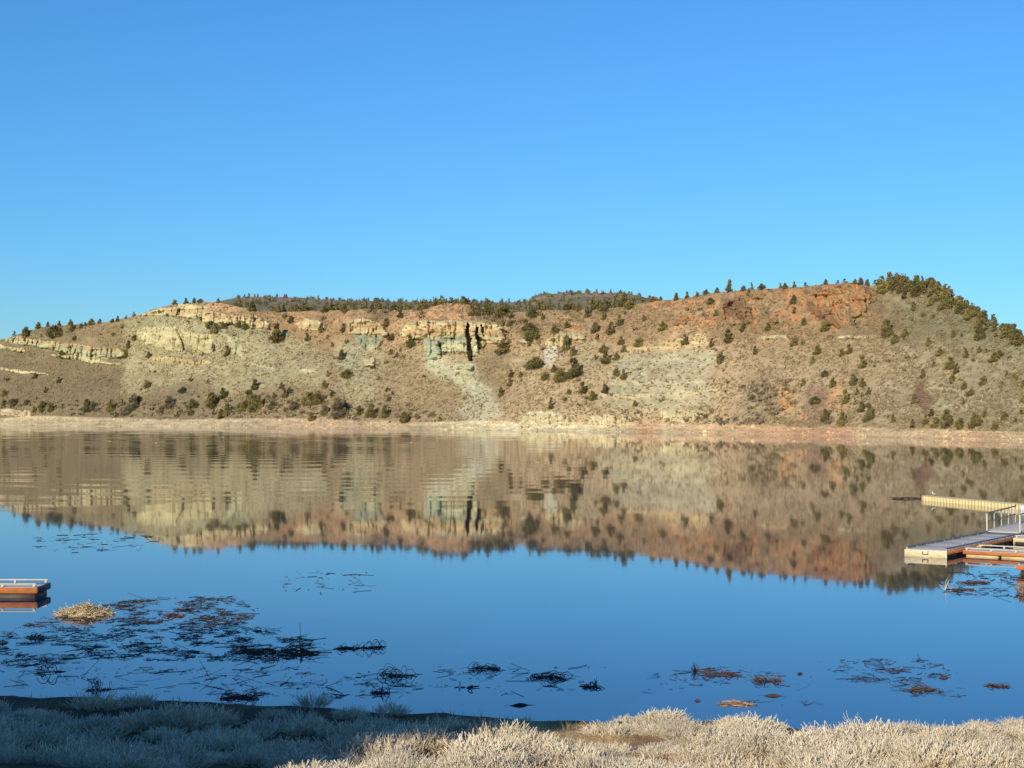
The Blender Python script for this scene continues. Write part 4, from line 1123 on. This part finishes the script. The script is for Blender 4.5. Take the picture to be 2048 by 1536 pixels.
# spiky root star
def spray(name, label, cat, px, py, hpx, n, rad, tone, tilt=.9, mat=None, group=None, z=0.0):
    P0 = ground_pt(px, py, z)
    h_ = hpx * P0[1] / FPX
    th = rng.uniform(0, 6.28, n); ph = np.abs(rng.normal(0, tilt, n)).clip(0, 1.5)
    q = np.linspace(0, 1, 5)[None, :]
    L_ = h_ * rng.uniform(.6, 1.1, n)[:, None]
    X_ = np.sin(ph)[:, None] * np.cos(th)[:, None] * q * L_ + rng.normal(0, .02, (n, 5)) * q
    Y_ = np.sin(ph)[:, None] * np.sin(th)[:, None] * q * L_
    Z_ = np.cos(ph)[:, None] * q * L_ + rng.normal(0, .02, (n, 5)) * q - .03
    V1, F1 = tubes(np.stack([X_, Y_, Z_], -1), rad * (1.2 - .8 * q) * np.ones((n, 1)), 4)
    o = link(name, mesh_data(name, V1, F1, mat or M_REED, stem_col(n, 5, 4, tone)), None, (P0[0], P0[1], z))
    return tag(o, label, cat, group)
spray('root_ball', 'spiky black root star left of the reddish weed clump', 'plant debris', 1390, 1343, 20, 40, .008, ((30, 24, 20), (60, 46, 38)), 1.5)
spray('bare_twig', 'upright dark sprig on the little clump right of centre', 'plant debris', 1192, 1368, 14, 9, .007, ((30, 24, 20), (60, 46, 38)), .3)
spray('bare_twig', 'pale leafless twig rising from the water below the right docks', 'branch', 1890, 1180, 24, 6, .012, ((190, 184, 170), (226, 220, 206)), .5, M_STRAW)
spray('bare_twig', 'small pale twig right of the pale leafless twig below the docks', 'branch', 1902, 1178, 12, 5, .010, ((190, 184, 170), (226, 220, 206)), .7, M_STRAW)
spray('bare_twig', 'upright black stub in the densest mat of the left raft', 'branch', 602, 1310, 16, 8, .018, ((26, 20, 18), (50, 38, 32)), .25)

# half sunk logs
def log(label, px, py, wpx, rad, rot, tone):
    P0 = ground_pt(px, py)
    L_ = wpx * P0[1] / FPX
    q = np.linspace(-.5, .5, 9)
    P_ = np.stack([q * L_, .04 * np.sin(q * 5) * L_, -.25 * rad + .03 * np.cos(q * 9)], 1)[None]
    V1, F1 = tubes(P_, (rad * (1 - (2 * np.abs(q)) ** 8 * .5) * (1 + .12 * np.sin(q * 23)))[None], 8)
    c = np.repeat(lin(tone)[None], len(V1), 0) * (1 + .3 * rng.normal(size=(len(V1), 1))).clip(.4, 1.6)
    o = link('driftwood_log', mesh_data('driftwood_log', V1, F1, M_REED, c), None, (P0[0], P0[1], 0))
    o.rotation_euler = (0, 0, rot)
    tag(o, label, 'log', 'driftwood on the water')
log('dark half sunk log floating off the sunlit bank', 1546, 1392, 60, .045, -.25, (70, 50, 38))
log('thin dark stick left of the pale bent reeds', 1395, 1402, 26, .03, -.5, (60, 44, 36))
log('flat black log close to the shaded bank at centre', 1040, 1411, 62, .05, .05, (44, 34, 28))
log('short dark stick in the right debris drift', 1600, 1348, 20, .035, .1, (60, 42, 34))
log('brown bar of driftwood at the right of the drift', 1888, 1356, 34, .05, .1, (84, 58, 44))
for lab, px, py in (('leftmost pale speck floating on the far water', 136, 868.5), ('second pale speck on the far water', 219, 882.5), ('third pale speck on the far water, the longest', 312, 886), ('fourth pale speck on the far water', 446, 874.5), ('pale speck floating far out below the main green cliff', 822, 885)):
    log(lab, px, py, 8, .07, .05, (196, 180, 150))

# loose floating reeds: nobody could count them
def reeds(name, label, polys, tone, rad=.0065):
    Ps, Rs = [], []
    for poly, n, Lm in polys:
        xs, ys_ = np.array(poly)[:, 0], np.array(poly)[:, 1]
        x = rng.uniform(xs.min(), xs.max(), n * 3); y = rng.uniform(ys_.min(), ys_.max(), n * 3)
        k = pip(poly, x, y) & (vnoise(x / 34, y / 9, 101) * .6 + vnoise(x / 11, y / 4, 102) * .4 > .49)
        x, y = x[k][:n], y[k][:n]
        d = FPX * H / (y - Y0); X_ = (x - 1024) / FPX * d
        m = len(x)
        th = rng.normal(0, 1.0, m) + vnoise(x / 40, y / 12, 103) * 2.5
        L_ = Lm * rng.exponential(.6, m).clip(.12, 2.2)
        q = np.linspace(-.5, .5, 4)[None, :]
        bend = rng.normal(0, .12, m)[:, None]
        px_ = X_[:, None] + np.cos(th)[:, None] * q * L_[:, None] + bend * L_[:, None] * q * q
        py_ = d[:, None] + np.sin(th)[:, None] * q * L_[:, None] - bend * L_[:, None] * q * q * 2
        pz_ = rng.uniform(-.004, .018, m)[:, None] + (rng.random(m)[:, None] < .10) * (y < 1100)[:, None].__invert__() * rng.uniform(-.1, .45, m)[:, None] * (q + .5) * L_[:, None]
        Ps.append(np.stack([px_, py_, pz_], -1)); Rs.append(rad * rng.uniform(.5, 1.5, m)[:, None] * np.ones((1, 4)) * (d / 50)[:, None])
    P_, R_ = np.vstack(Ps), np.vstack(Rs)
    V1, F1 = tubes(P_, R_, 3)
    o = link(name, mesh_data(name, V1, F1, M_REED, stem_col(len(P_), 4, 3, tone)))
    return tag(o, label, 'plant debris', kind='stuff')
reeds('floating_reeds', 'dark broken reeds scattered over the near water', [
    ([(80, 1236), (270, 1198), (400, 1192), (520, 1215), (500, 1245), (650, 1285), (660, 1312), (560, 1328), (440, 1322), (250, 1322), (0, 1335), (0, 1268)], 2900, .42),
    ([(240, 1200), (470, 1192), (530, 1225), (420, 1262), (230, 1240)], 420, .4),
    ([(330, 1268), (660, 1278), (640, 1325), (340, 1318)], 300, .5),
    ([(400, 1335), (700, 1335), (880, 1370), (800, 1398), (420, 1392)], 330, .5), ([(0, 1330), (400, 1335), (400, 1385), (0, 1375)], 120, .45),
    ([(560, 1142), (740, 1142), (730, 1188), (570, 1186)], 70, .6), ([(70, 1072), (310, 1060), (310, 1100), (80, 1108)], 120, .7), ([(870, 1330), (1210, 1335), (1200, 1385), (880, 1392)], 120, .4),
    ([(1265, 1348), (1420, 1332), (1620, 1350), (1640, 1372), (1400, 1370), (1280, 1395)], 110, .4), ([(1630, 1322), (1830, 1312), (1920, 1345), (1860, 1372), (1680, 1362)], 260, .4),
    ([(1780, 1370), (1920, 1365), (1930, 1395), (1790, 1395)], 80, .35), ([(1880, 1145), (2048, 1140), (2048, 1195), (1870, 1188)], 260, .5), ([(1780, 995), (1845, 994), (1845, 1002), (1790, 1001)], 90, .9),
    ([(1400, 1392), (1640, 1396), (1640, 1412), (1400, 1412)], 40, .4)], ((32, 26, 23), (84, 66, 54)))

# straw heap
P0 = ground_pt(168, 1229)
sc = P0[1] / FPX
n = 900
th = rng.uniform(0, 6.28, n); rr = np.sqrt(rng.random(n))
cx_, cy_ = rr * np.cos(th) * 50 * sc, rr * np.sin(th) * 42 * sc
zz = 15 * sc * (1 - rr ** 1.6) * rng.uniform(.45, 1.15, n) * (.65 + .7 * vnoise(cx_ * 2.2, cy_ * 2.2, 121))
q = np.linspace(-.5, .5, 6)[None, :]
an = rng.normal(.15, .9, n)[:, None]; L_ = rng.uniform(.25, .8, n)[:, None]
X_ = cx_[:, None] + np.cos(an) * q * L_; Y_ = cy_[:, None] + np.sin(an) * q * L_
Z_ = (zz[:, None] - rng.uniform(-.3, 1.2, (n, 1)) * (q ** 2) * L_ + rng.normal(0, .22, (n, 1)) * q).clip(-.05)
V1, F1 = tubes(np.stack([X_, Y_, Z_], -1), rng.uniform(.008, .016, (n, 1)) * np.ones((1, 6)), 3)
o = link('straw_heap', mesh_data('straw_heap', V1, F1, M_STRAW, stem_col(n, 6, 3, ((172, 144, 102), (240, 222, 180)))), None, (P0[0], P0[1], 0))
tag(o, 'rounded heap of pale straw standing in the water by the left dock', 'straw heap')
spray('grass_tussock', 'grey brown grass tussock in the water at the right edge', 'plant', 2044, 1186, 20, 160, .018, ((110, 88, 78), (170, 146, 130)), .7, M_STRAW)
clump('straw_heap', 'small pale straw clump at the left edge of the water', 'straw heap', 2, 1286, 26, 8, 50, .014, ((170, 150, 116), (226, 206, 168)), M_STRAW)

# ------------------------------------------------------------------ frosted bushes on the near bank
def bush_mesh(name, seed, nst, up, thin):
    """unit-radius bush: stems fan out of the base and fork into blunt frosted tips"""
    r_ = np.random.default_rng(seed)
    th = r_.uniform(0, 6.28, nst)
    ph = np.abs(r_.normal(0, up, nst)).clip(0, 1.25)
    b_r = r_.random(nst) ** .5 * .42
    ph = (ph + b_r * .45).clip(0, 1.3)
    L_ = r_.uniform(.45, 1.10, nst) * (1 - .15 * ph) * (1 - .9 * (b_r ** 2))
    b = np.stack([np.cos(th), np.sin(th)], 1) * b_r[:, None]
    q = np.linspace(0, 1, 5)[None, :]
    curve = r_.uniform(.1, .5, nst)[:, None]
    phq = ph[:, None] * (1.15 - curve * q)
    rad_ = np.cumsum(np.sin(phq) * L_[:, None] / 5, 1); zz_ = np.cumsum(np.cos(phq) * L_[:, None] / 5, 1)
    rad_ -= rad_[:, :1]; zz_ -= zz_[:, :1]
    wob = r_.normal(0, .025, (nst, 5, 3)) * q[..., None]
    P_ = np.stack([b[:, :1] + rad_ * np.cos(th)[:, None], b[:, 1:] + rad_ * np.sin(th)[:, None], zz_], -1) + wob
    Pa, Ra = [P_], [np.broadcast_to(thin * np.array([1.1, .95, .9, .95, 1.0]), (nst, 5))]
    for k in range(4):
        s0 = P_[:, 1 + (k % 3)] * (1 - .5) + P_[:, 2 + (k % 3)] * .5
        dr = P_[:, 4] - P_[:, 2]
        dr /= np.linalg.norm(dr, axis=1, keepdims=True)
        dr = dr + r_.normal(0, .42, (nst, 3)); dr[:, 2] = np.abs(dr[:, 2]) * .8 + .25
        dr /= np.linalg.norm(dr, axis=1, keepdims=True)
        ln = r_.uniform(.14, .34, nst)[:, None, None]
        qq = np.linspace(0, 1, 4)[None, :, None]
        Q = s0[:, None] + dr[:, None] * ln * qq + np.array([0, 0, .07]) * qq ** 2
        Q5 = np.concatenate([Q, Q[:, -1:] + dr[:, None] * .015], 1)
        Pa.append(Q5); Ra.append(np.broadcast_to(thin * np.array([.8, .9, 1.05, 1.1, .35]), (nst, 5)))
    Pa, Ra = np.vstack(Pa), np.vstack(Ra)
    V1, F1 = tubes(Pa, Ra, 3)
    g = np.tile(r_.random((nst, 1)), (5, 1))
    c = lin((190, 172, 140)) * (1 - g) + lin((242, 228, 200)) * g
    return mesh_data(name, V1, F1, M_FROST, np.repeat(c, 15, 0))
BUSH = [bush_mesh('frosted_bush', 200 + i, (300, 260, 320, 240, 280, 210)[i], (.52, .46, .62, .44, .70, .50)[i], (.0082, .0090, .0082, .0090, .0076, .0070)[i]) for i in range(6)]
THIN = [bush_mesh('frosted_bush', 300 + i, 85, .62, .0080) for i in range(2)]
rows = [('water edge', .50), ('second', 1.5), ('third', 2.6), ('fourth', 3.7), ('fifth', 4.9), ('sixth', 6.1), ('seventh', 7.4), ('eighth', 8.7), ('ninth', 9.9), ('nearest', 11.2)]
bare_px = [(1570, 1480, 44, 12), (1690, 1472, 50, 12), (1750, 1512, 30, 10)]
made = {}
for name_r, s0 in rows:
    x = -14.5
    while x < 14.5:
        yy = float(shore_y(np.array([x]))[0]) - s0 + rng.normal(0, .28)
        zz = bz(x, yy)
        px, py = 1024 + FPX * x / yy, Y0 + FPX * (H - zz) / yy
        left_side = px < (1180 if s0 < 4.5 else 640)
        step = rng.uniform(.62, 1.05) * (1.3 if left_side and s0 < 4 else 1.0)
        skip = any(abs(px - a_) < c_ and abs(py - b_) < d_ for a_, b_, c_, d_ in bare_px)
        if left_side and rng.random() < (.86 if s0 < 1 else .78 if s0 < 2 else .50 if s0 < 4.5 else .30): skip = True
        if not left_side and rng.random() < (.10 if s0 > 1 else .25): skip = True
        if -160 < px < 2210 and py < 1640 and not skip:
            made.setdefault((name_r, 'l' if px < 700 else 'm' if px < 1240 else 'r'), []).append((x, yy, zz, px, s0))
        x += step
LABS = {'l': 'in the blue shade at left', 'm': 'between shade and sun', 'r': 'in the sunlit thicket at right'}
for (rn, sd_), lst in made.items():
    for k, (x, yy, zz, px, s0) in enumerate(lst):
        me = THIN[rng.integers(0, 2)] if (px < 1240 and (s0 < 1 or rng.random() < (.5 if s0 < 2 else .35 if px < 700 else .1))) else BUSH[rng.integers(0, 6)]
        rown = {'water edge': 'row at the water edge', 'nearest': 'row nearest the viewer'}.get(rn, rn + ' row from the water')
        o = link('frosted_bush', me, None, (x, yy, zz - .04))
        r_ = rng.uniform(.44, .86) * (.80 if s0 < 2.0 else 1.0)
        o.scale = (r_ * 1.2, r_ * 1.2, r_ * rng.uniform(.50, .84) * (.82 if px > 1180 and s0 < 4 else 1.0))
        o.rotation_euler = (0, 0, rng.random() * 6.28)
        tag(o, '%s frosted bush from left, %s, %s' % (ORD[min(k, 31)], rown, LABS[sd_]), 'bush', 'frosted bushes on the near bank')
spray('bare_twig', 'frosted bare twigs standing in the water behind the sunlit thicket', 'plant', 1708, 1464, 46, 12, .009, ((200, 180, 150), (240, 226, 200)), .8, M_FROST)
spray('bare_twig', 'small frosted sprig right of the frosted bare twigs', 'plant', 1745, 1462, 22, 10, .009, ((200, 180, 150), (240, 226, 200)), .6, M_FROST)

# dry grass between the bushes
n = 26000
x = rng.uniform(-15, 15, n); s_ = rng.uniform(.1, 10.5, n)
y = shore_y(x) - s_
k = vnoise(x / 1.1, y / 1.1, 111) > .55
k &= (x > .6) | (rng.random(n) < .12)
x, y = x[k], y[k]
z = bank_z(x, y)
m = len(x)
h_ = rng.uniform(.05, .20, m)
th = rng.uniform(0, 6.28, m); q = np.linspace(0, 1, 3)[None, :]
ln = rng.uniform(.0, .12, m)[:, None]
P_ = np.stack([x[:, None] + np.cos(th)[:, None] * ln * q ** 2, y[:, None] + np.sin(th)[:, None] * ln * q ** 2, z[:, None] - .01 + h_[:, None] * q], -1)
V1, F1 = tubes(P_, np.broadcast_to(np.array([.006, .005, .002]), (m, 3)), 3)
o = link('dry_grass', mesh_data('dry_grass', V1, F1, M_STRAW, stem_col(m, 3, 3, ((110, 100, 62), (190, 170, 122)))))
tag(o, 'short dry grass on the near bank between the bushes', 'grass', kind='stuff')
